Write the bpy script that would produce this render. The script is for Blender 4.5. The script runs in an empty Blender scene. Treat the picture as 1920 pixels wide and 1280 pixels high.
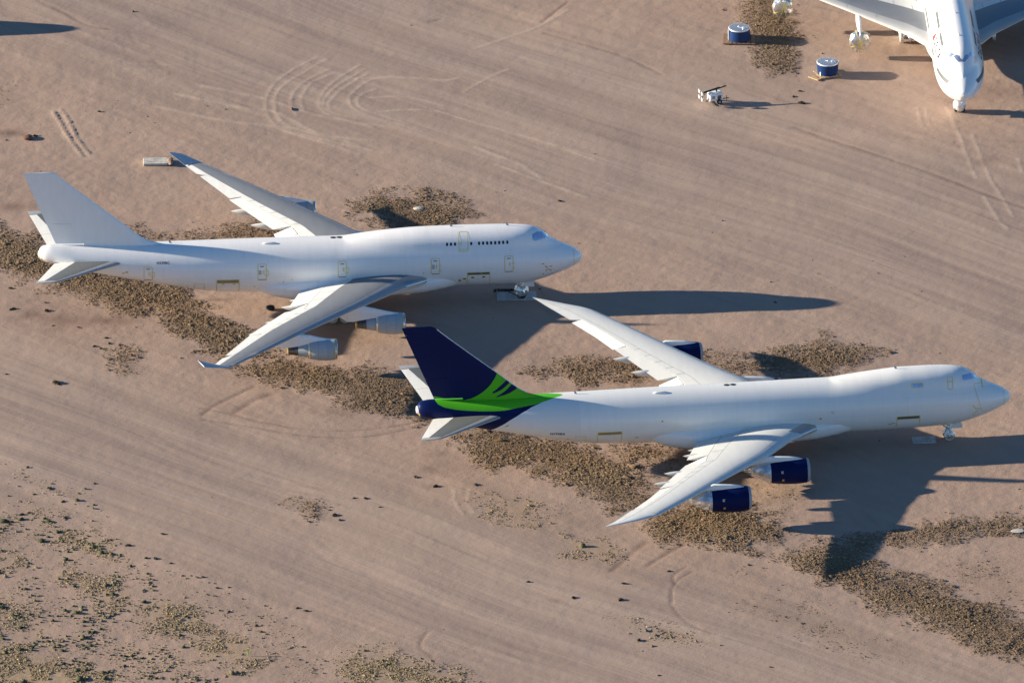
import bpy, math, random
import numpy as np
from mathutils import Vector, Matrix

scene = bpy.context.scene
COL = scene.collection
R = math.radians

# ---------------------------------------------------------------- camera (long lens from a passing aircraft)
F_PX, DIST, PITCH, ROLL = 32514.6, 2179.83, 24.528, -0.163
th, rl = R(PITCH), R(ROLL)
fwv = Vector((0, math.cos(th), -math.sin(th)))
rtv = Vector((1, 0, 0)); upv = Vector((0, math.sin(th), math.cos(th)))
Rv = rtv*math.cos(rl)+upv*math.sin(rl); Uv = -rtv*math.sin(rl)+upv*math.cos(rl)
cam_d = bpy.data.cameras.new('camera'); cam = bpy.data.objects.new('camera', cam_d); COL.objects.link(cam)
cam_d.sensor_width = 36.0; cam_d.lens = 36.0*F_PX/1920.0
cam_d.clip_start = 10.0; cam_d.clip_end = 30000.0
Mx = Matrix((( Rv.x, Uv.x, -fwv.x, 0), (Rv.y, Uv.y, -fwv.y, 0), (Rv.z, Uv.z, -fwv.z, 0), (0, 0, 0, 1)))
Mx.translation = -fwv*DIST
cam.matrix_world = Mx
scene.camera = cam

# ---------------------------------------------------------------- sky and sun
SUN_EL, SUN_AZ = 14.2, 177.0        # azimuth counter-clockwise from +X, where the sun stands
world = bpy.data.worlds.new("World"); scene.world = world; world.use_nodes = True
wn = world.node_tree.nodes; wl = world.node_tree.links; wn.clear()
sky = wn.new('ShaderNodeTexSky'); sky.sky_type = 'NISHITA'; sky.sun_disc = False
sky.sun_elevation = R(SUN_EL); sky.sun_rotation = R(90-SUN_AZ)
sky.air_density = 1.0; sky.dust_density = 0.15; sky.ozone_density = 3.6; sky.altitude = 600
bg = wn.new('ShaderNodeBackground'); bg.inputs[1].default_value = 0.064
wo = wn.new('ShaderNodeOutputWorld'); hs_ = wn.new('ShaderNodeHueSaturation'); hs_.inputs['Saturation'].default_value = 1.08; wl.new(sky.outputs[0], hs_.inputs['Color']); wl.new(hs_.outputs[0], bg.inputs[0]); wl.new(bg.outputs[0], wo.inputs[0])
sd = bpy.data.lights.new('sun', 'SUN'); sd.energy = 5.0; sd.angle = R(0.55); sd.color = (1.0, 0.86, 0.66)
sun = bpy.data.objects.new('sun', sd); COL.objects.link(sun)
sdir = Vector((math.cos(R(SUN_AZ))*math.cos(R(SUN_EL)), math.sin(R(SUN_AZ))*math.cos(R(SUN_EL)), math.sin(R(SUN_EL))))
sun.rotation_euler = sdir.to_track_quat('Z', 'Y').to_euler(); sun.location = (-100, 0, 60)
scene.view_settings.view_transform = 'Standard'; scene.view_settings.look = 'None'
scene.view_settings.exposure = 1.33; scene.view_settings.gamma = 1.0
scene.render.engine = 'CYCLES'
scene.render.resolution_x = 1024; scene.render.resolution_y = 682

# ---------------------------------------------------------------- helpers
def mesh_np(name, verts, faces, smooth=True, mats=(), fm=None, attrs=None):
    v = np.asarray(verts, dtype=np.float32).reshape(-1, 3); f = np.asarray(faces, dtype=np.int32)
    m = bpy.data.meshes.new(name); n = f.shape[1]
    m.vertices.add(len(v)); m.vertices.foreach_set('co', v.ravel())
    m.loops.add(f.size); m.loops.foreach_set('vertex_index', f.ravel())
    m.polygons.add(len(f)); m.polygons.foreach_set('loop_start', np.arange(0, f.size, n, dtype=np.int32))
    if fm is not None: m.polygons.foreach_set('material_index', np.asarray(fm, dtype=np.int32))
    m.polygons.foreach_set('use_smooth', np.full(len(f), smooth, dtype=bool))
    m.update(calc_edges=True)
    for k, a in (attrs or {}).items():
        at = m.attributes.new(k, 'FLOAT', 'POINT'); at.data.foreach_set('value', np.asarray(a, dtype=np.float32))
    for x in mats: m.materials.append(x)
    return m

class MB:                                   # collects polygons of any size
    def __init__(s): s.v = []; s.f = []; s.m = []
    def add(s, vs, fs, mi=0):
        b = len(s.v); s.v += [tuple(p) for p in vs]; s.f += [tuple(i+b for i in f) for f in fs]; s.m += [mi]*len(fs)
    def box(s, c, d, mi=0, rz=0.0, rx=0.0, taper=1.0):
        M = Matrix.Rotation(rz, 3, 'Z') @ Matrix.Rotation(rx, 3, 'X')
        vs = []
        for z in (-1, 1):
            k = taper if z > 0 else 1.0
            for x, y in ((-1, -1), (1, -1), (1, 1), (-1, 1)):
                p = M @ Vector((x*d[0]/2*k, y*d[1]/2*k, z*d[2]/2)); vs.append((p.x+c[0], p.y+c[1], p.z+c[2]))
        s.add(vs, [(3, 2, 1, 0), (4, 5, 6, 7), (0, 1, 5, 4), (1, 2, 6, 5), (2, 3, 7, 6), (3, 0, 4, 7)], mi)
    def tube(s, a, b, r0, r1=None, n=12, mi=0, cap=True):
        a = Vector(a); b = Vector(b); r1 = r0 if r1 is None else r1
        d = (b-a).normalized(); u = d.orthogonal().normalized(); w = d.cross(u)
        vs = [a+(u*math.cos(2*math.pi*i/n)+w*math.sin(2*math.pi*i/n))*r0 for i in range(n)]
        vs += [b+(u*math.cos(2*math.pi*i/n)+w*math.sin(2*math.pi*i/n))*r1 for i in range(n)]
        fs = [(i, (i+1) % n, n+(i+1) % n, n+i) for i in range(n)]
        if cap: fs += [tuple(range(n-1, -1, -1)), tuple(range(n, 2*n))]
        s.add(vs, fs, mi)
    def lathe(s, prof, n=40, axis='x', c=(0, 0, 0), mi=0, sy=1.0, cap=False):
        vs = []; fs = []
        for (t, r) in prof:
            for i in range(n):
                a = 2*math.pi*i/n; p, q = r*math.cos(a), r*math.sin(a)*sy
                if axis == 'x': vs.append((c[0]+t, c[1]+p, c[2]+q))
                elif axis == 'z': vs.append((c[0]+p, c[1]+q, c[2]+t))
                else: vs.append((c[0]+p, c[1]+t, c[2]+q))
        for k in range(len(prof)-1):
            for i in range(n):
                j = (i+1) % n
                fs.append((k*n+i, k*n+j, (k+1)*n+j, (k+1)*n+i))
        if cap: fs += [tuple(range(n)), tuple((len(prof)-1)*n+i for i in range(n))]
        s.add(vs, fs, mi)
    def loft(s, rings, mi=0, cap=True, mif=None):
        n = len(rings[0]); vs = [p for r in rings for p in r]; b = len(s.v)
        s.v += [tuple(p) for p in vs]
        for k in range(len(rings)-1):
            for i in range(n):
                j = (i+1) % n
                s.f.append((b+k*n+i, b+k*n+j, b+(k+1)*n+j, b+(k+1)*n+i)); s.m.append(mif(k, i) if mif else mi)
        if cap:
            s.f.append(tuple(b+i for i in range(n))); s.m.append(mi)
            s.f.append(tuple(b+(len(rings)-1)*n+i for i in range(n))); s.m.append(mi)
    def mesh(s, name, mats, smooth=False, sharp=None):
        m = bpy.data.meshes.new(name); m.from_pydata(s.v, [], s.f)
        for x in (mats if isinstance(mats, (list, tuple)) else [mats]): m.materials.append(x)
        m.polygons.foreach_set('material_index', s.m)
        m.update()
        import bmesh
        bm = bmesh.new(); bm.from_mesh(m); bmesh.ops.recalc_face_normals(bm, faces=bm.faces); bm.to_mesh(m); bm.free()
        m.polygons.foreach_set('use_smooth', [smooth]*len(m.polygons))
        if sharp: m.set_sharp_from_angle(angle=R(sharp))
        return m

def link(name, data, parent=None, loc=None):
    o = bpy.data.objects.new(name, data); COL.objects.link(o)
    if parent is not None: o.parent = parent
    if loc is not None: o.location = loc
    return o
def empty(name, loc, rz, label, cat, group=None):
    o = link(name, None, None, loc); o.rotation_euler = (0, 0, rz); o['label'] = label; o['category'] = cat
    if group: o['group'] = group
    return o
def tag(o, label, cat, group=None, kind=None):
    o['label'] = label; o['category'] = cat
    if group: o['group'] = group
    if kind: o['kind'] = kind
    return o

# ---------------------------------------------------------------- materials
def newmat(name):
    m = bpy.data.materials.new(name); m.use_nodes = True
    return m, m.node_tree.nodes, m.node_tree.links, m.node_tree.nodes['Principled BSDF']
def paint(name, col, rough=.35, metal=0.0, var=.05, coat=0.0, dirt=0.0, bump=0.0, bscale=20.0, spec=.5, seams=False):
    m, n, l, p = newmat(name)
    p.inputs['Roughness'].default_value = rough; p.inputs['Metallic'].default_value = metal
    p.inputs['Coat Weight'].default_value = coat; p.inputs['Coat Roughness'].default_value = .12
    p.inputs['Specular IOR Level'].default_value = spec
    tc = n.new('ShaderNodeTexCoord')
    mp = n.new('ShaderNodeMapping'); mp.inputs['Scale'].default_value = (1.6, .35, .35); l.new(tc.outputs['Object'], mp.inputs[0])
    nz = n.new('ShaderNodeTexNoise'); nz.inputs['Scale'].default_value = .9; nz.inputs['Detail'].default_value = 7; nz.inputs['Roughness'].default_value = .62
    l.new(mp.outputs[0], nz.inputs['Vector'])
    rp = n.new('ShaderNodeValToRGB'); c = col
    rp.color_ramp.elements[0].position = .3; rp.color_ramp.elements[1].position = .72
    k = 1-var-dirt; rp.color_ramp.elements[0].color = (c[0]*k, c[1]*k*(1-dirt*.15), c[2]*k*(1-dirt*.3), 1)
    rp.color_ramp.elements[1].color = (min(1, c[0]*(1+var*.5)), min(1, c[1]*(1+var*.5)), min(1, c[2]*(1+var*.5)), 1)
    l.new(nz.outputs[0], rp.inputs[0]); l.new(rp.outputs[0], p.inputs['Base Color'])
    if seams:                                    # skin joints: rings every few metres and three lap joints
        sx = n.new('ShaderNodeSeparateXYZ'); l.new(tc.outputs['Object'], sx.inputs[0]); acc = None
        for out, per, off, w in ((0, 3.05, .4, .012), (2, 1.93, .25, .014)):
            m1 = n.new('ShaderNodeMath'); m1.operation = 'MULTIPLY_ADD'; m1.inputs[1].default_value = 1/per; m1.inputs[2].default_value = off+40; l.new(sx.outputs[out], m1.inputs[0])
            m2 = n.new('ShaderNodeMath'); m2.operation = 'FRACT'; l.new(m1.outputs[0], m2.inputs[0])
            m3 = n.new('ShaderNodeMath'); m3.operation = 'LESS_THAN'; m3.inputs[1].default_value = w*3/per; l.new(m2.outputs[0], m3.inputs[0])
            if acc is None: acc = m3
            else:
                m4 = n.new('ShaderNodeMath'); m4.operation = 'MAXIMUM'; l.new(acc.outputs[0], m4.inputs[0]); l.new(m3.outputs[0], m4.inputs[1]); acc = m4
        # rain streaks running down the sides
        m5 = n.new('ShaderNodeMapping'); m5.inputs['Scale'].default_value = (1.1, .2, .3); l.new(tc.outputs['Object'], m5.inputs[0])
        ns = n.new('ShaderNodeTexNoise'); ns.inputs['Scale'].default_value = 1.0; ns.inputs['Detail'].default_value = 6; l.new(m5.outputs[0], ns.inputs['Vector'])
        r5 = n.new('ShaderNodeMapRange'); r5.inputs[1].default_value = .55; r5.inputs[2].default_value = .8; r5.inputs[4].default_value = .07; l.new(ns.outputs[0], r5.inputs[0])
        f5 = n.new('ShaderNodeMath'); f5.operation = 'MULTIPLY'; f5.inputs[1].default_value = .22; l.new(acc.outputs[0], f5.inputs[0])
        f6 = n.new('ShaderNodeMath'); f6.operation = 'MAXIMUM'; l.new(f5.outputs[0], f6.inputs[0]); l.new(r5.outputs[0], f6.inputs[1])
        mx = n.new('ShaderNodeMix'); mx.data_type = 'RGBA'; l.new(f6.outputs[0], mx.inputs[0]); l.new(rp.outputs[0], mx.inputs[6]); mx.inputs[7].default_value = (c[0]*.62, c[1]*.60, c[2]*.56, 1)
        l.new(mx.outputs[2], p.inputs['Base Color'])
    mr = n.new('ShaderNodeMapRange'); mr.inputs['To Min'].default_value = max(.02, rough-.06); mr.inputs['To Max'].default_value = rough+.1
    l.new(nz.outputs[0], mr.inputs[0]); l.new(mr.outputs[0], p.inputs['Roughness'])
    if bump:
        b = n.new('ShaderNodeBump'); b.inputs['Strength'].default_value = bump; b.inputs['Distance'].default_value = .05
        z2 = n.new('ShaderNodeTexNoise'); z2.inputs['Scale'].default_value = bscale; z2.inputs['Detail'].default_value = 5
        l.new(tc.outputs['Object'], z2.inputs['Vector']); l.new(z2.outputs[0], b.inputs['Height']); l.new(b.outputs[0], p.inputs['Normal'])
    return m
M = {}
M['white'] = paint('white_paint', (.87, .87, .875), .28, var=.03, coat=.5, dirt=.01, seams=True)
M['plain'] = paint('plain_white_paint', (.86, .865, .875), .3, var=.03, coat=.4, dirt=.01)
M['cream'] = paint('off_white_paint', (.81, .825, .815), .30, var=.03, coat=.5, dirt=.01, seams=True)
M['flapwhite'] = paint('white_flap_paint', (.74, .75, .73), .45, var=.05, dirt=.03)
M['grey'] = paint('wing_box_grey', (.20, .218, .245), .5, var=.06, dirt=.02, spec=.3)
M['ltgrey'] = paint('light_grey_paint', (.34, .355, .375), .42, var=.05, dirt=.02, spec=.35)
M['wletgrey'] = paint('winglet_grey', (.50, .51, .54), .4, var=.05)
M['stabgrey'] = paint('tail_box_grey', (.125, .135, .14), .5, var=.06, spec=.3)
M['wing8'] = paint('pale_grey_wing_paint', (.62, .64, .635), .40, var=.04, dirt=.02)
M['line'] = paint('panel_gap', (.16, .17, .18), .7, var=.05)
M['dark'] = paint('dark_recess', (.015, .017, .02), .6)
M['metal'] = paint('bare_polished_metal', (.45, .45, .46), .28, metal=1.0, var=.1)
M['titan'] = paint('heat_stained_metal', (.16, .155, .16), .38, metal=.9, var=.25)
M['lip'] = paint('inlet_lip_metal', (.72, .73, .74), .22, metal=.9, var=.05)
M['cowl'] = paint('engine_cowl_grey', (.40, .445, .49), .46, var=.05, coat=.0, dirt=.03, spec=.3)
M['navy'] = paint('navy_paint', (.003, .010, .070), .45, var=.12, coat=.0, spec=.10)
M['blue'] = paint('blue_cowl_paint', (.004, .032, .13), .45, var=.15, coat=.05, spec=.3)
M['green'] = paint('green_paint', (.09, .42, .02), .3, coat=.4)
M['tape'] = paint('mustard_tape', (.78, .60, .08), .6, var=.2)
M['tapegrey'] = paint('grey_door_seal', (.20, .19, .15), .6, var=.2)
M['redtape'] = paint('red_brown_tape', (.33, .10, .04), .6)
M['gold'] = paint('tape_patch', (.50, .33, .05), .55, var=.15)
M['glass'] = paint('dark_window', (.012, .014, .02), .18, var=.1)
M['cover'] = paint('grey_window_cover', (.10, .115, .125), .5, var=.1)
M['ink'] = paint('registration_ink', (.02, .025, .06), .5)
M['red'] = paint('red_ink', (.65, .03, .03), .45)
M['film'] = paint('reflective_film', (.55, .66, .85), .16, metal=.75, var=.1, bump=.4, bscale=3)
M['foil'] = paint('silver_foil', (.88, .87, .85), .24, metal=.9, var=.06, bump=.6, bscale=5)
M['foilc'] = paint('crumpled_engine_foil', (.74, .75, .77), .25, metal=.72, var=.2, bump=1.0, bscale=2.2)
M['sill'] = paint('tan_door_seal', (.30, .23, .13), .6, var=.1)
M['foilw'] = paint('white_foil', (.83, .84, .85), .25, metal=.45, var=.06, bump=.4, bscale=6)
M['tyre'] = paint('tyre_rubber', (.02, .02, .022), .8)
M['steel'] = paint('ground_plate_steel', (.42, .44, .43), .65, var=.25, dirt=.1)
M['concrete'] = paint('weathered_slab', (.52, .50, .46), .85, var=.2, dirt=.1)
M['wood'] = paint('pallet_wood', (.25, .15, .09), .8, var=.25, bump=.3)
M['woodl'] = paint('pale_timber', (.46, .33, .20), .8, var=.2, bump=.3)
M['rust'] = paint('rusty_dirt', (.15, .075, .055), .9, var=.3, bump=.5)
M['dirt'] = paint('heaped_dirt', (.27, .19, .14), .9, var=.3, bump=.5)
M['yellow'] = paint('yellow_plastic', (.75, .60, .03), .5)
M['lamp'] = paint('lamp_glass', (.75, .78, .8), .15, metal=.5)
M['blackm'] = paint('black_metal', (.02, .022, .025), .5)

def livery():
    m, n, l, p = newmat('navy_green_livery')
    p.inputs['Roughness'].default_value = .42; p.inputs['Coat Weight'].default_value = .0; p.inputs['Coat Roughness'].default_value = .2; p.inputs['Specular IOR Level'].default_value = .12
    def gt(nm):
        a = n.new('ShaderNodeAttribute'); a.attribute_name = nm
        g = n.new('ShaderNodeMapRange'); g.inputs['From Min'].default_value = -.012; g.inputs['From Max'].default_value = .012
        l.new(a.outputs['Fac'], g.inputs[0]); return g
    def mix(f, a, b):
        x = n.new('ShaderNodeMix'); x.data_type = 'RGBA'; l.new(f.outputs[0], x.inputs[0])
        for s, q in ((6, a), (7, b)):
            if isinstance(q, tuple): x.inputs[s].default_value = (*q, 1)
            else: l.new(q.outputs[2], x.inputs[s])
        return x
    col = mix(gt('green'), (.003, .010, .070), (.09, .46, .02))
    col = mix(gt('paint'), (.74, .755, .75), col)
    l.new(col.outputs[2], p.inputs['Base Color'])
    return m
M['livery'] = livery()

# ---------------------------------------------------------------- body sections (metres)
def lerp(t, xs, ys):
    if t<=xs[0]: return ys[0]
    for i in range(1,len(xs)):
        if t<=xs[i]:
            k=(t-xs[i-1])/(xs[i]-xs[i-1]); return ys[i-1]+k*(ys[i]-ys[i-1])
    return ys[-1]
def cub(t, xs, ys):
    # monotone-ish cubic (Catmull-Rom with limited slopes)
    n=len(xs)
    if t<=xs[0]: return ys[0]
    if t>=xs[-1]: return ys[-1]
    i=max(j for j in range(n-1) if xs[j]<=t)
    d=lambda j:(ys[j+1]-ys[j])/(xs[j+1]-xs[j])
    def m(j):
        if j==0: return d(0)
        if j==n-1: return d(n-2)
        a,b=d(j-1),d(j)
        if a*b<=0: return 0.0
        ha,hb=xs[j]-xs[j-1],xs[j+1]-xs[j]
        w1,w2=2*hb+ha,hb+2*ha
        return (w1+w2)/(w1/a+w2/b)
    h=xs[i+1]-xs[i]; s=(t-xs[i])/h
    return ((2*s**3-3*s*s+1)*ys[i]+(s**3-2*s*s+s)*h*m(i)+(-2*s**3+3*s*s)*ys[i+1]+(s**3-s*s)*h*m(i+1))
#   x     zb    ztm   w     zt     wu    zu
FRONT=[(0.0,5.46,5.56,.04,5.56,.02,5.5),(.12,5.02,5.88,.5,5.88,.02,5.6),(.4,4.68,6.16,.86,6.16,.02,5.8),(1.05,4.32,6.6,1.36,6.6,.05,6.0),
(2,3.9,7.05,1.86,7.05,.3,6.3),(3,3.5,7.45,2.27,7.58,1.0,6.6),(4.13,3.12,7.9,2.6,8.3,1.5,6.9),(5,2.85,8.2,2.8,9.1,1.78,7.2),
(6.15,2.55,8.5,2.98,9.66,2.02,7.5),(7.5,2.35,8.75,3.12,9.88,2.22,7.62),(9,2.24,8.95,3.2,9.97,2.35,7.66),(11,2.2,9.09,3.25,10.03,2.4,7.66)]
MID1=[(15.5,2.2,9.09,3.25,10.07,2.42,7.66),(20,2.2,9.09,3.25,10.03,2.42,7.62),(24.5,2.2,9.09,3.25,9.78,2.42,7.4),(27.9,2.2,9.09,3.25,9.42,2.4,7.1),(30,2.2,9.09,3.25,9.12,2.3,6.9),(31.2,2.2,9.09,3.25,8.85,2.0,6.7),(34,2.2,9.09,3.25,8.6,1.5,6.5)]
MID2=[(13.6,2.08,9.09,3.25,10.02,2.42,7.66),(16.8,2.05,9.09,3.25,9.78,2.42,7.5),(20.2,2.05,9.09,3.25,9.42,2.4,7.2),(22.4,2.05,9.09,3.25,9.14,2.3,6.95),(23.6,2.05,9.09,3.25,8.85,2.0,6.7),(27,2.08,9.09,3.25,8.6,1.5,6.5)]
TAIL=[(41,2.2,9.09,3.25,8.6,1.5,6.5),(43.5,2.28,9.08,3.25,8.6,1.5,6.5),(47.6,2.66,9.06,3.19,8.6,1.5,6.6),(51,3.27,9.05,3.03,8.6,1.4,6.8),(55.5,4.2,9.08,2.66,8.6,1.2,7),(60,5.13,9.15,2.2,8.6,1.,7.4),
(64,6.07,9.25,1.62,8.8,.8,7.8),(67.0,6.88,9.33,1.17,9.,.5,8.1),(67.9,7.15,9.22,.95,9.,.3,8.2),(68.4,7.45,8.98,.66,8.8,.2,8.2),(68.65,7.95,8.4,.22,8.3,.1,8.2)]
def table(variant):
    if variant==8:
        return FRONT+MID2+[(a+5.6,)+tuple(r) for a,*r in TAIL]
    return FRONT+MID1+TAIL
_c={}
def sec(variant,x):
    if variant not in _c:
        T=table(variant); _c[variant]=[[r[k] for r in T] for k in range(7)]
    C=_c[variant]
    return [cub(x,C[0],C[k]) for k in range(1,7)]
def zc_of(zb,ztm): return zb+(ztm-zb)*0.5
def hw(s,z):
    zb,ztm,w,zt,wu,zu=s
    zc=zc_of(zb,ztm)
    if z>=zc: q=1-((z-zc)/(ztm-zc))**2
    else: q=1-((zc-z)/(zc-zb))**2
    a=w*math.sqrt(q) if q>0 else 0.0
    b=0.0
    if z>zc and zt>ztm-.6:
        if z>zu:
            q=1-((z-zu)/(zt-zu))**2; b=wu*math.sqrt(q) if q>0 else 0
        else: b=wu
        b*=min(1,max(0,(zt-(ztm-.6))/.5))
    p=14.0
    m=max(a,b)
    if m<=0: return 0.0
    return m*((a/m)**p+(b/m)**p)**(1/p)
def topz(s): return max(s[1],s[3] if s[3]>s[1]-.0 else s[1])
def surf(variant,x,z):
    return hw(sec(variant,x),z)

# ---------------------------------------------------------------- fuselage surface tools (x aft of the nose, y to the right wing, z up)
def TR(p, side=1): return (-p[0], -p[1]*side, p[2])
def S(var, x, t):
    s = sec(var, x); zt = max(s[1], s[3]); mid, half = (s[0]+zt)/2, (zt-s[0])/2
    z = mid-half*math.cos(t); return (x, hw(s, z), z)
def t_of(var, x, z):
    s = sec(var, x); zt = max(s[1], s[3]); mid, half = (s[0]+zt)/2, (zt-s[0])/2
    return math.acos(max(-1, min(1, (mid-z)/half)))
def SN(var, x, t, off):
    p = Vector(S(var, x, t)); a = Vector(S(var, x+.06, t))-Vector(S(var, max(0.01, x-.06), t)); b = Vector(S(var, x, min(math.pi, t+.02)))-Vector(S(var, x, max(0, t-.02)))
    n = a.cross(b)
    if n.length < 1e-9: n = Vector((0, 0, 1))
    n.normalize()
    c = Vector((x, 0, (sec(var, x)[0]+sec(var, x)[1])/2))
    if n.dot(p-c) < 0: n = -n
    return p+n*off, n
def patch(mb, var, cols, off=.02, side=1, mi=0, nt=6, dx=.25):
    xs = [c[0] for c in cols]; vs = []; fs = []
    X = []
    for a, b in zip(xs[:-1], xs[1:]):
        k = max(1, int(abs(b-a)/dx)); X += [a+(b-a)*i/k for i in range(k)]
    X.append(xs[-1])
    o = sorted(cols)
    for x in X:
        lo = lerp(x, [c[0] for c in o], [c[1] for c in o]); hi = lerp(x, [c[0] for c in o], [c[2] for c in o])
        t0, t1 = t_of(var, x, lo), t_of(var, x, hi)
        for i in range(nt+1):
            vs.append(TR(SN(var, x, t0+(t1-t0)*i/nt, off)[0], side))
    for k in range(len(X)-1):
        for i in range(nt):
            a = k*(nt+1)+i; fs.append((a, a+1, a+nt+2, a+nt+1))
    mb.add(vs, fs, mi)
def ribbon(mb, var, pts, w=.085, off=.02, side=1, mi=0, step=.15):
    P = []
    q = [(x, t_of(var, x, z)) for x, z in pts]
    for (a, b) in zip(q[:-1], q[1:]):
        L = math.hypot(a[0]-b[0], (a[1]-b[1])*3.3); k = max(1, int(L/step))
        P += [(a[0]+(b[0]-a[0])*i/k, a[1]+(b[1]-a[1])*i/k) for i in range(k)]
    P.append(q[-1]); C = [SN(var, x, t, off) for x, t in P]; vs = []
    for i, (p, n) in enumerate(C):
        T = (C[min(i+1, len(C)-1)][0]-C[max(i-1, 0)][0])
        if T.length < 1e-6: T = Vector((1, 0, 0))
        B = n.cross(T.normalized()).normalized()*w/2
        vs += [TR(p-B, side), TR(p+B, side)]
    mb.add(vs, [(2*i, 2*i+1, 2*i+3, 2*i+2) for i in range(len(C)-1)], mi)
def frame(mb, var, x0, x1, z0, z1, w=.07, side=1, mi=0, r=.15, off=.02):
    pts = [(x0+r, z0), (x1-r, z0), (x1, z0+r), (x1, z1-r), (x1-r, z1), (x0+r, z1), (x0, z1-r), (x0, z0+r), (x0+r, z0)]
    ribbon(mb, var, pts, w, off, side, mi)
def lettering(var, text, x0, x1, zb, h, side=1, off=.025, mat=None, bold=.012, slope=0.0):
    c = bpy.data.curves.new('lettering', 'FONT'); c.body = text; c.size = 1.0; c.offset = bold; c.resolution_u = 3; c.space_character = 1.12
    o = bpy.data.objects.new('lettering', c); COL.objects.link(o)
    dg = bpy.context.evaluated_depsgraph_get(); m = bpy.data.meshes.new_from_object(o.evaluated_get(dg)); bpy.data.objects.remove(o)
    co = [tuple(v.co) for v in m.vertices]; fa = [tuple(p.vertices) for p in m.polygons]
    ax, bx = min(p[0] for p in co), max(p[0] for p in co); ay, by = min(p[1] for p in co), max(p[1] for p in co)
    mb = MB(); vs = []
    for (u, v, _) in co:
        k = (u-ax)/(bx-ax); x = x0+(x1-x0)*k; z = zb+slope*k+(v-ay)/(by-ay)*h
        vs.append(TR(SN(var, x, t_of(var, x, z), off)[0], side))
    mb.add(vs, fa); mm = mb.mesh('lettering', mat or M['ink']); return mm

NR = 96
def fuselage_mesh(var, mats, mi_fn=None, attr_fn=None):
    L = 68.65 if var != 8 else 74.25
    xs = [0.0, .03, .07, .12, .2, .3, .42, .56, .72, .9]+list(np.arange(1.1, 8, .2))+list(np.arange(8, L-9, .3))+list(np.arange(L-9, L-1.2, .2))+list(L-np.array([1.15, 1.0, .85, .7, .55, .42, .3, .2, .12, .05, 0]))
    V = []
    for x in xs:
        for i in range(NR):
            t = 2*math.pi*i/NR; tt = t if t <= math.pi else 2*math.pi-t
            p = S(var, x, tt); V.append(TR(p, 1 if t <= math.pi else -1))
    F = []
    for k in range(len(xs)-1):
        for i in range(NR):
            j = (i+1) % NR; F.append((k*NR+i, (k+1)*NR+i, (k+1)*NR+j, k*NR+j))
    V = np.array(V); nv = len(V)
    V = np.vstack([V, [(-xs[0]+.01, 0, 5.5)], [(-L-.01, 0, 8.2)]])
    F += [(nv, i, (i+1) % NR, (i+1) % NR) for i in range(0)]
    attrs = attr_fn(V) if attr_fn else None
    fm = None
    if mi_fn: fm = [mi_fn(-V[f[0]][0]) for f in F]
    m = mesh_np('fuselage', V, F, True, mats, fm, attrs)
    return m

# airfoil
def foil(u, T): return 5*T*(.2969*math.sqrt(u)-.126*u-.3516*u*u+.2843*u**3-.1036*u**4)
WING = {
 4: dict(LE=[(0, 17.2), (3.0, 19.6), (3.8, 20.4), (5.7, 23.1), (9.5, 26.45), (13, 29.55), (20.67, 36.5), (31.0, 45.85), (31.35, 46.5)],
         TE=[(0, 35.2), (3.2, 35.5), (10.6, 37.55), (12.3, 37.9), (20.15, 42.85), (30.9, 48.5), (31.35, 48.62)],
         Z=[(0, 3.55), (3.25, 3.85), (12.85, 4.9), (20.35, 5.45), (31.6, 6.0)], yt=31.35, ai=(10.75, 12.55), ao=(21.1, 27.6), fi=(3.6, 10.6), fo=(12.7, 20.95)),
 8: dict(LE=[(0, 21.6), (2.4, 23.6), (3.6, 25.0), (6.7, 28.5), (11.4, 31.75), (15.2, 35.25), (21.2, 40.3), (26.5, 44.7), (30.3, 48.0), (31.3, 49.35), (32.45, 51.6), (34.1, 55.12)],
         TE=[(0, 39.3), (3.2, 39.4), (10.6, 41.8), (12.4, 42.1), (20.9, 46.75), (24.2, 48.6), (28, 51.1), (32.4, 54.1), (34.1, 55.35)],
         Z=[(0, 3.35), (3.25, 3.65), (15, 4.75), (21, 5.35), (32.2, 6.5), (34.1, 6.85)], yt=34.1, ai=(10.75, 12.45), ao=(20.95, 28.0), fi=(3.6, 10.6), fo=(12.6, 20.8)),
}
def wv(W, k, y): return lerp(abs(y), [a for a, b in W[k]], [b for a, b in W[k]])
def hinge_u(y): return lerp(y, [3, 10.6, 13, 21, 31], [.80, .77, .76, .77, .76])
def wpt(W, y, u, up, side, dz=0.0):
    xl, xt, z = wv(W, 'LE', y), wv(W, 'TE', y), wv(W, 'Z', y); c = xt-xl
    T = lerp(y, [0, 3.3, 12, 31, 34], [.128, .128, .105, .085, .075])
    th_ = foil(u, T)*c
    tw = lerp(y, [3.2, 13, 34], [.55, .1, -.05])                # washout: inner trailing edge lower
    zz = z+tw*(.3-u)+(th_*1.12+c*.010*math.sin(math.pi*u) if up else -th_*.88+c*.004*math.sin(math.pi*u))
    return (-(xl+c*u), -y*side, zz+dz)
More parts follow.
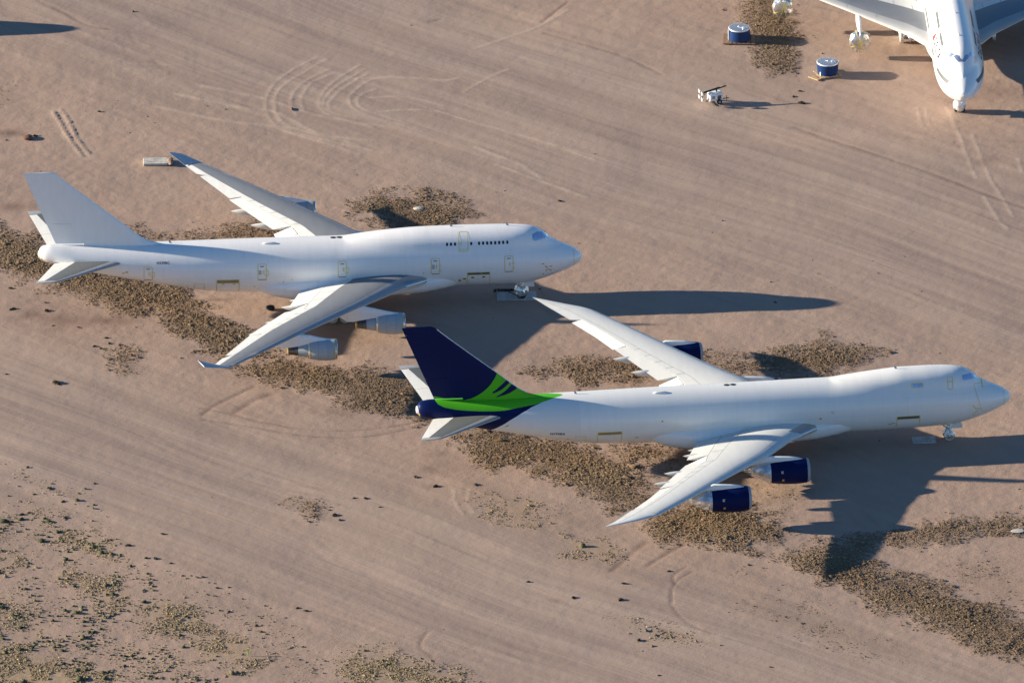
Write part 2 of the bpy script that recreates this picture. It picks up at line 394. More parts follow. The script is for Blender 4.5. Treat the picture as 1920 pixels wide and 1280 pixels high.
def wing_meshes(var, side, mats, uA, uB):
    W = WING[var]; ys = sorted(set([0.5, 1.5, 3.0, 3.6]+list(np.arange(4.2, 10.6, .55))+[10.68, 10.75, 11.3, 12.0, W['ai'][1], W['fo'][0]]+list(np.arange(13.2, 31, .8))+[W['ao'][0], W['ao'][1], 30.4, 30.8, 31.1, 31.35]+([31.8, 32.2, 32.8, 33.4, 33.8, 34.1] if var == 8 else [])))
    ys = [y for y in ys if y <= W['yt']+1e-6]
    N = 18
    rings = []
    for y in ys:
        uh = hinge_u(y)
        if y > W['ao'][1]+.02: uh = 1.0
        a, b = uA(y), uB(y)
        U = [0, .002, .006, .014, .028, .05, .08, a]
        U = sorted(set([round(min(q, a-.001*(8-i)), 5) for i, q in enumerate(U[:-1])]))+[a]
        U += [a+(b-a)*k/6 for k in range(1, 7)] + [b+(uh-b)*k/3 for k in range(1, 4)] if b < uh-.001 else [a+(uh-a)*k/9 for k in range(1, 10)]
        up = [wpt(W, y, u, True, side) for u in U]; lo = [wpt(W, y, u, False, side) for u in U]
        rings.append(up+lo[::-1][:-1])
    n = len(rings[0]); nu = len(U)
    def mif(k, i):
        if i < nu-1:
            if i < 7: return 3 if ys[k] < 5.0 and mats[3] is not None else 1
            return 0 if i < 13 else 2
        return 2 if i > nu+3 else 1
    mb = MB(); mb.loft(rings, 1, True, mif)
    return mb.mesh('wing', [m or M['ltgrey'] for m in mats], True, 38)
def trailing(var, side, y0, y1, defl=0.0, mat=None, ext=0.0, name='flap', drop=0.0):
    W = WING[var]; k = max(2, int((y1-y0)/.8)); rings = []
    for i in range(k+1):
        y = y0+.03+(y1-y0-.06)*i/k; uh = hinge_u(y)
        h = Vector(wpt(W, y, uh, True, side)); hl = Vector(wpt(W, y, uh, False, side)); piv = (h+hl)/2
        pts = []
        U = [uh+.004, uh+(1-uh)*.35, uh+(1-uh)*.7, 1.0]
        ring = [Vector(wpt(W, y, u, True, side)) for u in U]+[Vector(wpt(W, y, u, False, side)) for u in U[::-1]][1:]
        ring[3].z += .012
        ca, sa = math.cos(R(defl)), math.sin(R(defl))
        for p in ring:
            dx, dz = -(p.x-piv.x)*(1+ext), p.z-piv.z          # dx positive aft
            pts.append((piv.x-(dx*ca-dz*sa), p.y, piv.z+dx*sa+dz*ca-drop))
        rings.append(pts)
    mb = MB(); mb.loft(rings); return mb.mesh(name, mat, True, 30)
def wing_line(var, side, pts, w=.045):
    W = WING[var]; mb = MB()
    if True:
        q = []
        for (y0, u0), (y1, u1) in zip(pts[:-1], pts[1:]):
            k = max(2, int(abs(y1-y0)/.6)+1); q += [(y0+(y1-y0)*i/k, u0+(u1-u0)*i/k) for i in range(k)]
        q.append(pts[-1]); k = len(q)-1; vs = []
        P = [Vector(wpt(W, y, u, True, side, .014)) for y, u in q]
        for i, p in enumerate(P):
            T = (P[min(i+1, k)]-P[max(0, i-1)]).normalized(); B = Vector((0, 0, 1)).cross(T)*w/2
            vs += [p-B, p+B]
        mb.add(vs, [(2*i, 2*i+1, 2*i+3, 2*i+2) for i in range(k)])
    return mb.mesh('panel_seam', M['line'])
def canoe(xt_, y, z, L=5.0, r=.40, h=.44, side=1, mats=None):
    mb = MB(); rings = []; xt = xt_+.12
    for k in range(17):
        s = k/16; x = xt-L*s; f = (math.sin(math.pi*min(1, s*1.0))**.6)*(1 if s > .0 else 0)
        f = math.sin(math.pi/2*min(1, s/.45))**.95 if s < .45 else (1-((s-.45)/.55)**2*.55)
        zc = z-.05-.36*min(1, s*1.6)
        rings.append([(-x, -(y+r*f*math.cos(a)+0)*side, zc+h*f*math.sin(a)) for a in [2*math.pi*i/14 for i in range(14)]])
    mb.loft(rings); return mb.mesh('flap_fairing', mats or M['flapwhite'], True, 60)
def crumple(name, c, rx, ry, rz, seed, mat, amp=.16, sub=3, flat=True, sq=1.0):
    import bmesh
    bm = bmesh.new(); bmesh.ops.create_icosphere(bm, subdivisions=sub, radius=1); rnd = random.Random(seed)
    fr = [(rnd.uniform(2, 5), rnd.uniform(2, 5), rnd.uniform(2, 5), rnd.uniform(0, 6)) for _ in range(6)]
    for v in bm.verts:
        n = sum(abs(math.sin(f[0]*v.co.x+f[1]*v.co.y+f[2]*v.co.z+f[3])) for f in fr)/6-.6
        k = 1+amp*n*1.6+rnd.uniform(-.03, .03)
        if sq != 1.0: v.co = Vector((math.copysign(abs(v.co.x)**sq, v.co.x), *(q*(1+.28*abs(v.co.x)) for q in (v.co.y, v.co.z))))
        v.co = Vector((c[0]+v.co.x*rx*k, c[1]+v.co.y*ry*k, c[2]+v.co.z*rz*k))
    m = bpy.data.meshes.new(name); bm.to_mesh(m); bm.free(); m.materials.append(mat)
    m.polygons.foreach_set('use_smooth', [not flat]*len(m.polygons)); return m

# ---------------------------------------------------------------- engines
def engine(parent, var, x, y, z, side, style, name='engine'):
    """x = inlet lip. style: grey cowl, blue cowl with foil cone, or stripped and wrapped in foil"""
    W = WING[var]; n = 48
    loc = (-x, -y*side, z)
    xl = wv(W, 'LE', y)-x; zw = wv(W, 'Z', y)-z
    def A(prof): return [(-t, r) for t, r in prof]
    big = 1.17 if var == 8 else 1.0
    if style == 'wrapped':
        e = link(name, crumple('engine_wrap', (-2.6, 0, 0), .85, 1.34, 1.36, int(x*7+y), M['foil'], .12, 3, sq=.6), parent, loc)
        for k in range(3):
            mb = MB(); a = .45+k*.75
            pts = [(-2.6+.93*math.copysign(abs(math.cos(b))**.6, math.cos(b)), 1.43*math.sin(b)*math.cos(a)*(1+.1*abs(math.cos(b))), 1.45*math.sin(b)*math.sin(a)*(1+.1*abs(math.cos(b)))) for b in [2*math.pi*i/26 for i in range(27)]]
            vs = []
            for p in pts: vs += [(p[0], p[1]-.05*math.sin(a), p[2]+.05*math.cos(a)), (p[0], p[1]+.05*math.sin(a), p[2]-.05*math.cos(a))]
            mb.add(vs, [(2*i, 2*i+1, 2*i+3, 2*i+2) for i in range(26)]); link('tape_strap', mb.mesh('tape_strap', M['tape']), e)
    else:
        if var == 8:
            outer = [(0.12, 1.30), (0, 1.37), (.06, 1.44), (.35, 1.53)]; cowl = [(.35, 1.53), (1.0, 1.60), (1.8, 1.63), (3.0, 1.59), (4.1, 1.48), (4.95, 1.36), (4.96, 1.30)]
        else:
            outer = [(0.12, 1.13), (0, 1.20), (.05, 1.27), (.30, 1.33)]; cowl = [(.30, 1.33), (.9, 1.385), (1.5, 1.39), (2.3, 1.34), (3.0, 1.22), (3.45, 1.11), (3.46, 1.04)]
        cm = M['navy'] if style == 'blue' else M['cowl']
        mb = MB(); mb.lathe(A(cowl), n); e = link(name, mb.mesh('fan_cowl', cm, True, 40), parent, loc)
        mb = MB(); mb.lathe(A(outer), n); mb.lathe(A([(.12, outer[0][1]), (.8, outer[0][1]-.04), (1.3, outer[0][1]-.02)]), n)
        link('inlet_lip', mb.mesh('inlet_lip', M['lip'] if style == 'grey' else M['ltgrey'], True, 40), e)
        r0 = outer[0][1]
        mb = MB(); mb.lathe(A([(.35, 0.01), (.33, .5), (.4, .9), (.36, r0-.01)]), n); link('inlet_cover', mb.mesh('inlet_cover', M['foilw'], False), e)
        if style == 'grey':
            mb = MB(); mb.lathe(A([(3.2, .98), (3.6, .93), (4.3, .80), (4.9, .70)]), n); link('core_cowl', mb.mesh('core_cowl', M['cowl'], True), e)
            mb = MB(); mb.lathe(A([(4.9, .70), (4.92, .66), (5.5, .56), (6.1, .44), (6.12, .01)]), n); link('exhaust_nozzle', mb.mesh('exhaust_nozzle', M['titan'], True, 40), e)
            mb = MB(); mb.lathe(A([(.30, 1.345), (.38, 1.36)]), n); link('tape_strap', mb.mesh('tape_strap', M['tape'], True, 40), e)
            mb = MB(); mb.lathe(A([(3.40, 1.135), (3.48, 1.12), (3.48, 1.0)]), n); link('tape_strap', mb.mesh('tape_strap', M['tape'], True, 40), e)
            mb = MB(); mb.lathe(A([(6.05, .46), (6.2, .445), (6.2, .1)]), n); link('tape_strap', mb.mesh('tape_strap', M['gold'], True, 40), e)
            # foil showing round the fan nozzle
            mb = MB(); rnd = random.Random(int(x*10)); V = []
            mb.lathe([(-3.46-rnd.uniform(0, .06)-k*.1, 1.10-k*.035) for k in range(3)], 30); m = mb.mesh('foil_wrap', M['foil'])
            for v in m.vertices: v.co *= 1+rnd.uniform(-.012, .012)
            link('foil_wrap', m, e)
            for a0 in (1.2, 2.4):
                mb = MB(); mb.lathe(A([(a0, 1.3935 if a0 < 2 else 1.3335), (a0+.025, 1.3935 if a0 < 2 else 1.331)]), n)
                link('cowl_seam', mb.mesh('cowl_seam', M['grey'], True), e)
        else:
            # foil cone drawn back to the pylon
            rings = []; rnd = random.Random(int(x*13))
            for k in range(10):
                s = k/9; t = 4.9+4.3*s; r = 1.38*(1-s)**.85*(1-.10*s)+.16; zc = .55*s*1.0
                if s > .62: r = lerp(s, [.62, .7, 1], [.62, .42, .14])
                zc = lerp(s, [0, .6, 1], [0, .55, .75])
                rings.append([(-t, math.cos(a)*r*(1+rnd.uniform(-.09, .05)), zc+math.sin(a)*r*(1+rnd.uniform(-.09, .05))) for a in [2*math.pi*i/15 for i in range(15)]])
            mb = MB(); mb.loft(rings); link('foil_wrap', mb.mesh('foil_wrap', M['foilc'], False), e)
            mb = MB(); mb.lathe(A([(4.90, 1.385), (4.99, 1.37)]), n); link('tape_strap', mb.mesh('tape_strap', M['tape'], True), e)
            mb = MB()
            def spot(t, ang, s):
                r = lerp(t, [a for a, b in cowl], [b for a, b in cowl])+.015
                vs = [(-t-a, r*math.cos(ang+b/r)*-side, r*math.sin(ang+b/r)) for a, b in ((-s, -s), (s, -s), (s, s), (-s, s))]
                mb.add(vs, [(0, 1, 2, 3)])
            spot(3.5, .35, .16)
            link('marking', mb.mesh('marking', M['concrete']), e)
            mb = MB(); spot(3.4, -.35, .16); link('marking', mb.mesh('marking', M['gold']), e)
            mb = MB(); spot(1.9, -.95, .12); link('marking', mb.mesh('marking', M['woodl']), e)
    # pylon
    hwid = .27
    if style == 'wrapped':
        prof = [(1.8, 1.15, 1.0), (2.6, 1.75, 1.05), (4.0, zw*.88+.2, 1.0), (xl+.2, zw+.12, .9), (xl+2.0, zw+.25, .75), (xl+5.0, zw+.0, .8)]
    elif var == 8:
        prof = [(.75, 1.56, 1.45), (1.4, 1.78, 1.5), (2.4, 1.95, 1.5), (3.6, 2.05, 1.4), (4.6, 2.12, 1.2), (xl+.3, zw+.10, 1.05), (xl+1.6, zw+.2, .95), (9.2, zw+.05, .92)]
    else:
        prof = [(.55, 1.32, 1.2), (1.2, 1.46, 1.25), (2.2, 1.68, 1.2), (3.3, 1.98, 1.0), (xl+.1, zw+.06, .68), (xl+1.3, zw+.2, .5), (7.3, zw+.1, .52), (8.6, zw, 1.35)]
    rings = []
    for i, (t, zt_, zb_) in enumerate(prof):
        wd = hwid*lerp(i, [0, 1, 2, len(prof)-2, len(prof)-1], [.35, .8, 1.0, 1.0, .3])
        if var == 8 and t < 4.6: wd *= 1.35
        zb_ = min(zb_, zt_-.1)
        rings.append([(-t, -wd, zb_), (-t, -wd, zt_-wd*.9), (-t, -wd*.6, zt_-.12*wd), (-t, 0, zt_), (-t, wd*.6, zt_-.12*wd), (-t, wd, zt_-wd*.9), (-t, wd, zb_)])
    mb = MB(); mb.loft(rings)
    link('pylon', mb.mesh('pylon', M['cream'] if var == 8 else M['white'], True, 50), e)
    if var == 8 and style != 'wrapped':
        mb = MB(); mb.tube((-4.95, -.42*side, 1.32), (-8.9, -.25*side, .9), .05, n=6); link('tape_strap', mb.mesh('tape_strap', M['tape']), e)
    return e

def wheel_mesh(r=.62, w=.45, mat=None):
    mb = MB(); mb.lathe([(-w/2, r*.45), (-w/2, r*.86), (-w/2+.06, r*.97), (-w/4, r), (w/4, r), (w/2-.06, r*.97), (w/2, r*.86), (w/2, r*.45)], 28, 'y', cap=True)
    return mb.mesh('wheel', mat or M['tyre'], True, 35)
WHEEL = {}
def main_gear(parent, x, y, z_top, var, wmat):
    mb = MB(); mb.tube((0, 0, .62), (0, 0, z_top), .2, .22); mb.tube((0, 0, 1.4), (1.3, 0, z_top), .09); mb.tube((-.75, 0, .62), (.75, 0, .62), .13)
    for dx in (-.75, .75): mb.tube((dx, -.6, .62), (dx, .6, .62), .1)
    g = link('main_gear', mb.mesh('gear_strut', M['ltgrey'], True, 40), parent, (-x, -y, 0))
    if wmat not in WHEEL: WHEEL[wmat] = wheel_mesh(mat=M[wmat])
    for dx in (-.75, .75):
        for dy in (-.55, .55): link('wheel', WHEEL[wmat], g, (dx, dy, .62))
    mb = MB(); mb.box((-.2, (.5 if y < 0 else -.5)*-1, z_top-.9), (1.7, .06, 1.7), rz=.1); link('gear_door', mb.mesh('gear_door', M['cream']), g)
    return g
def nose_gear(parent, x, var, style):
    mb = MB(); mb.tube((0, 0, .62), (0, 0, 2.6), .17); mb.tube((0, 0, 1.3), (-1.3, 0, 2.4), .07); mb.tube((0, -.5, .62), (0, .5, .62), .09)
    g = link('nose_gear', mb.mesh('gear_strut', M['ltgrey'], True, 40), parent, (-x, 0, 0))
    wm = 'tyre' if style != 8 else 'foilw'
    if wm not in WHEEL: WHEEL[wm] = wheel_mesh(mat=M[wm])
    for dy in (-.45, .45): link('wheel', WHEEL[wm], g, (0, dy, .62))
    if style == 8:
        for i, (c, r) in enumerate([((0, -.45, .66), (.72, .30, .68)), ((0, .45, .66), (.72, .30, .68)), ((-.0, 0, 1.35), (.52, .6, .35)), ((.05, 0, 1.8), (.38, .5, .3)), ((-.3, -.1, 2.25), (.62, .4, .25))]):
            link('foil_wrap', crumple('foil_wrap', c, *r, 40+i, M['foil'], .13, 3), g)
    else:
        link('foil_wrap', crumple('foil_wrap', (0, 0, .95), .92, .85, .95, 3+style, M['foil'] if style == 4 else M['foilw'], .16, 3), g)
        link('foil_wrap', crumple('foil_wrap', (.02, 0, 1.75), .55, .55, .6, 9+style, M['foil'] if style == 4 else M['foilw'], .2, 3), g)
    mb = MB()
    for s in (-1, 1): mb.box((.95, .62*s, 2.02), (1.3, .05, .62)); link('gear_door', mb.mesh('gear_door', M['white'] if style != 8 else M['cream']), g); mb = MB()
    return g

# ---------------------------------------------------------------- tail surfaces
def fin_ring(var, z, x0, x1, u0=0.0, u1=1.0, thick=None, gap=0.0):
    c = x1-x0; pts = []
    T = thick if thick else .095
    xeff = lerp(z, [9.0, 10.5, 12], [56.0, 57.0, x0]) if False else x0
    U = [u0+(u1-u0)*(i/14)**(1.6 if u0 == 0 else 1) for i in range(15)]
    def h(u): return max(.012, foil(u, T)*min(c, 11.5-.0*c))
    r = [(-(x0+c*u), h(u), z) for u in U]+[(-(x0+c*u), -h(u), z) for u in U[::-1]]
    return r
FIN_LE = [(8.3, 52.6), (9.1, 53.4), (9.28, 53.9), (9.59, 54.85), (10.1, 55.75), (10.75, 56.55), (12.62, 58.75), (15.8, 62.55), (18.6, 65.8), (19.03, 66.25), (19.22, 66.55), (19.3, 66.9)]
FIN_TE = [(8.3, 65.9), (9.46, 66.48), (19.3, 70.47)]
def fin_parts(parent, var, mat, attr=None):
    dx = 5.6 if var == 8 else 0.0
    le = lambda z: cub(z, [a for a, b in FIN_LE], [b for a, b in FIN_LE])+dx
    te = lambda z: lerp(z, [a for a, b in FIN_TE], [b for a, b in FIN_TE])+dx
    hx = lambda z: te(z)-lerp(z, [9, 19.3], [3.6, 1.25])
    zs = list(np.arange(8.3, 18.9, .14))+[18.95, 19.05, 19.15, 19.22, 19.27, 19.3]
    def build(z0, z1, part):
        rings = []; Z_ = [z for z in zs if z0 < z < z1]; Z_ = [z0]+Z_+[z1]
        for z in Z_:
            a, b, h = le(z), te(z), hx(z); c = b-a; tk = lerp(z, [9, 12, 19.3], [.072, .078, .062])
            U = [0, .003, .01, .022, .04, .065, .1]+[.1+((h-a)/c-.1)*k/14 for k in range(1, 15)] if part == 'fin' else [(h-a)/c+.001+(1-(h-a)/c-.001)*k/8 for k in range(9)]
            def hh(u):
                v_ = foil(u, tk)*c
                return max(.01, v_)
            k_ = 1.0
            if z > 18.95: k_ = math.sqrt(max(.02, 1-((z-18.95)/.36)**2))
            rings.append([(-(a+c*u), hh(u)*k_, z) for u in U]+[(-(a+c*u), -hh(u)*k_, z) for u in U[::-1]])
        mb = MB(); mb.loft(rings); m = mb.mesh('tail_fin' if part == 'fin' else 'rudder', mat, True, 40)
        if attr:
            co = np.array([v.co for v in m.vertices]); at = attr(co)
            for k, q in at.items():
                A_ = m.attributes.new(k, 'FLOAT', 'POINT'); A_.data.foreach_set('value', np.asarray(q, dtype=np.float32))
        return m
    f = link('tail_fin', build(8.3, 19.3, 'fin'), parent)
    if attr:
        mb = MB(); zz = [9.62+.5*k for k in range(19)]+[18.9]
        for p, q in zip(zz[:-1], zz[1:]): mb.tube((-le(p)-.01, 0, p), (-le(q)-.01, 0, q), .055, n=6, cap=False)
        link('leading_edge_strip', mb.mesh('leading_edge_strip', M['lip'], True), f)
    link('rudder', build(9.48, 12.24, 'rud'), f); link('rudder', build(12.27, 18.22, 'rud'), f); link('rudder_tip', build(18.24, 19.3, 'rud'), f)
    return f
def stab(parent, var, side, root=1.0):
    dx = 5.6 if var == 8 else 0.0
    LE = [(.6, 56.9), (2.1, 58.3), (10.7, 66.7), (11.0, 67.1), (11.08, 67.6)]; TE = [(.6, 66.6), (4.3, 67.62), (10.9, 69.5), (11.08, 69.6)]
    zf = lambda y: 7.43+(y-2.1)*.186
    P = lambda y: (lerp(y, [a for a, b in LE], [b for a, b in LE])+dx, lerp(y, [a for a, b in TE], [b for a, b in TE])+dx, zf(y))
    def ring(y, us, T=.085):
        a, b, z = P(y); c = b-a
        return [(-(a+c*u), -y*side, z+foil(u, T)*c*.9+.004) for u in us]+[(-(a+c*u), -y*side, z-foil(u, T)*c*1.05-.004) for u in us[::-1]]
    uh = .70
    U = [0, .004, .012, .03, .06, .1, .16]+[.16+(uh-.16)*k/6 for k in range(1, 7)]
    ys = [.6, 1.4, 2.1]+list(np.arange(2.8, 10.2, .7))+[10.3]
    tip = [10.33, 10.7, 10.9, 11.0, 11.08]
    grey, ed = (M['stabgrey'], M['ltgrey'])
    mb = MB(); rings = [ring(y, U) for y in ys]; n = len(U)
    mb.loft(rings, 0, True, lambda k, i: 1 if (i < 6 or i > 2*n-7) else (0 if i < n-1 else 1))
    s = link('stabilizer', mb.mesh('stabilizer', [grey, ed], True, 38), parent)
    Ut = [0, .004, .012, .03, .06, .1, .2, .35, .5, .7, .85, 1.0]
    mb = MB(); mb.loft([ring(y, Ut, .085*(1 if y < 10.95 else .4)) for y in tip]); link('stabilizer_tip', mb.mesh('stabilizer_tip', M['ltgrey'], True, 38), s)
    Ue = [uh+.008+(1-uh-.008)*k/5 for k in range(6)]
    for a, b in ((1.2, 5.9), (5.94, 10.2)):
        rr = []
        for k in range(7):
            y = a+(b-a)*k/6; r_ = ring(y, Ue); rr.append(r_)
        mb = MB(); mb.loft(rr); link('elevator', mb.mesh('elevator', M['flapwhite'], True, 30), s)
    return s

def fairing(var):
    d = 4.1 if var == 8 else 0.0
    x0, x1 = 15.6+d, 41.8+d; rings = []
    for k in range(61):
        s = k/60; x = x0+(x1-x0)*s
        e = lerp(s, [0, .03, .08, .16, .28, .42, .72, .82, .9, .96, 1], [.60, .72, .82, .90, .97, 1, 1, .95, .86, .74, .58])
        bz = lerp(s, [0, .2, .5, .8, .9, 1], [3.9, 3.45, 3.3, 3.35, 3.6, 4.1])
        hwid = 3.72*e; hh = lerp(s, [0, .15, .4, .8, .9, 1], [1.3, 1.6, 1.78, 1.9, 1.7, 1.2]); hu = hh
        rr = []
        for i in range(48):
            a = 2*math.pi*i/48; c_, s_ = math.cos(a), math.sin(a)
            q = 2.5; r_ = (abs(c_)**q+abs(s_)**q)**(-1/q)
            rr.append((-x, hwid*r_*c_, bz+(hu if s_ > 0 else hh)*r_*s_*(1.0)))
        rings.append(rr)
    mb = MB(); mb.loft(rings); return mb
def winglet(W, side):
    LB, TB, LT, TT = Vector((46.1, 31.45, 5.93)), Vector((48.55, 30.6, 6.12)), Vector((49.1, 33.15, 6.80)), Vector((50.47, 31.95, 7.37))
    n = (TB-LB).cross(LT-LB).normalized(); rings = []
    for s in (0, .1, .3, .6, .85, .94, 1.0):
        a = LB+(LT-LB)*s+(TB-LB)*(0.0 if s < .86 else (s-.86)*1.6); b = TB+(TT-TB)*s; c = (b-a).length
        U = [0, .01, .04, .1, .3, .6, 1]
        up = [a+(b-a)*u+n*(foil(u, .075)*c+.012) for u in U]; lo = [a+(b-a)*u-n*(foil(u, .075)*c+.012) for u in U[::-1]]
        rings.append([(-p.x, -p.y*side, p.z) for p in up+lo])
    mb = MB(); mb.loft(rings); return mb.mesh('winglet', M['wletgrey'], True, 40)

# where the other airliners stand
P3 = ((58.35, 63.6, 0), R(-87.5))
P4 = ((-82.4, 101.0, 0), R(4.15))
FLATS = [(1.2, 13.5, 3.5), (51, -30, 3), (54.2, -29.5, 2), (58, 71.3, 2), (-45.8, 55.6, 2.2), (29.9, 94.5, 3), (41.1, 83.4, 2.6), (26.4, 74.3, 2)]
# layout measured on the ground, metres
PATCHES=[('long band of dry clumpy scrub behind the white airliner tail', 1.0, [(-68.0, 35.7), (-65.3, 35.2), (-61.1, 33.2), (-58.3, 28.2), (-54.8, 23.2), (-49.0, 21.2), (-44.6, 19.5), (-41.5, 15.2), (-39.4, 10.0), (-37.0, 6.7), (-34.2, 3.1), (-30.5, 0.2), (-28.8, -4.3), (-32.8, -4.9), (-35.5, -4.9), (-37.5, -1.4), (-41.6, 4.3), (-45.7, 8.1), (-48.4, 8.4), (-51.2, 12.5), (-54.6, 14.7), (-57.4, 16.7), (-60.8, 19.1), (-64.2, 21.6), (-67.7, 24.1)]),
('broad bed of dry scrub between the near engines and the blue tail', 1.0, [(-33.8, -7.8), (-32.8, -4.3), (-26.8, -5.6), (-21.4, -7.6), (-16.0, -8.7), (-10.7, -12.0), (-7.3, -18.4), (-8.0, -23.9), (-11.3, -22.3), (-14.6, -22.6), (-18.0, -20.4), (-22.0, -16.7), (-24.7, -14.0), (-26.7, -11.9), (-30.7, -10.2)]),
('wide field of dry scrub below the blue and green tail', 1.0, [(-8.1, -28.3), (-4.0, -24.7), (-0.0, -25.2), (7.9, -30.3), (11.2, -33.5), (15.1, -37.0), (15.8, -42.2), (19.7, -46.8), (17.7, -51.5), (15.7, -50.4), (12.4, -48.3), (9.2, -45.2), (4.6, -39.7), (1.3, -36.3), (-4.0, -35.8), (-6.7, -31.5)]),
('bed of dry scrub under the near wing tip and outer blue engine', 1.0, [(16.0, -55.3), (18.7, -49.2), (21.6, -46.9), (28.8, -50.0), (31.4, -51.6), (34.1, -55.8), (32.6, -59.3), (28.7, -60.6), (23.5, -59.7), (18.2, -58.1)]),
('tongue of dry scrub crossed by the wing tip shadow', 1.0, [(32.2, -63.9), (35.2, -59.8), (41.1, -58.3), (44.4, -57.1), (49.7, -53.7), (55.0, -53.3), (60.3, -52.2), (65.5, -51.3), (65.4, -55.3), (60.2, -55.9), (54.9, -57.9), (50.3, -58.9), (45.7, -59.8), (44.3, -64.0), (44.9, -67.0), (48.1, -69.6), (51.9, -71.6), (55.7, -76.2), (59.5, -79.3), (64.6, -83.1), (64.3, -94.3), (59.2, -91.7), (54.2, -87.5), (49.1, -82.2), (44.0, -76.9), (39.6, -72.3), (35.7, -68.5)]),
('oval island of dry scrub beyond the white nose and upper deck', 1.0, [(-20.1, 42.0), (-17.7, 44.5), (-12.2, 45.8), (-7.5, 44.8), (-5.1, 40.8), (-7.4, 38.1), (-8.8, 32.8), (-14.9, 32.0), (-17.0, 36.5), (-18.3, 38.7)]),
('thin strip of dry scrub behind the far white wing tip', 0.8, [(1.0, -9.7), (2.7, -8.1), (8.0, -6.0), (12.7, -4.9), (16.0, -5.9), (18.7, -9.8), (16.0, -10.7), (10.7, -11.3), (5.3, -10.6)]),
('patch of dry scrub beyond the hump of the freighter', 0.9, [(30.8, -5.4), (34.8, -1.9), (38.9, -0.3), (42.9, -1.9), (46.5, -4.8), (42.8, -7.1), (40.0, -9.9), (36.0, -10.5), (32.0, -8.9), (24.7, -8.2), (21.4, -5.3), (22.8, -3.4), (26.7, -6.0)]),
('patch of dry scrub behind the blue tank covers', 0.8, [(29.9, 111.3), (36.3, 111.3), (37.1, 99.0), (37.6, 86.8), (36.2, 84.0), (33.4, 83.3), (31.7, 88.2), (30.8, 97.3)]),
('small strip of dry scrub at the white far wing root', 0.8, [(-36.0, 34.3), (-31.3, 36.6), (-28.2, 35.4), (-28.2, 32.4), (-35.3, 32.5)]),
('thin strip of dry scrub behind the white fin', 0.45, [(-48.2, 34.4), (-42.8, 33.7), (-36.7, 34.3), (-36.0, 32.0), (-46.1, 31.1)]),
('loose scrub under the freighter belly', 0.45, [(11.2, -32.7), (15.8, -31.2), (20.8, -32.0), (21.1, -36.7), (18.4, -37.5), (14.5, -35.4)]),
('loose scrub in front of the outer blue engine', 0.3, [(27.6, -44.6), (32.9, -42.3), (36.8, -45.4), (35.4, -48.5), (30.2, -47.7)]),
('small tuft bed on the open dirt left of the white wing tip', 0.6, [(-50.5, -4.5), (-48.6, -2.6), (-46.3, -3.2), (-46.7, -5.8), (-48.1, -7.7), (-50.1, -7.1)]),
('tiny tuft bed on the open dirt below the white wing', 0.4, [(-27.3, -46.5), (-24.4, -46.5), (-23.7, -49.2), (-25.3, -50.7), (-27.1, -48.5)]),
('sparse scrub right of the wing tip shadow', 0.14, [(52.1, -64.8), (58.0, -63.3), (65.1, -66.4), (64.8, -78.5), (58.3, -77.0), (53.2, -71.6)]),
('sparse scrub in the lower right tracks', 0.12, [(28.6, -66.2), (35.0, -73.8), (43.9, -81.4), (50.2, -89.7), (47.6, -93.4), (38.6, -91.9), (30.9, -84.3), (26.5, -75.3)]),
('thin scatter of scrub left of the long scrub bed', 0.13, [(-6.6, -41.2), (-0.1, -45.2), (9.1, -50.6), (10.4, -56.8), (6.5, -57.6), (-0.1, -52.9), (-5.3, -47.5)]),
('sparse scrub around the left edge', 0.2, [(-69.2, 82.3), (-64.4, 81.4), (-63.6, 76.3), (-69.1, 75.4)])]
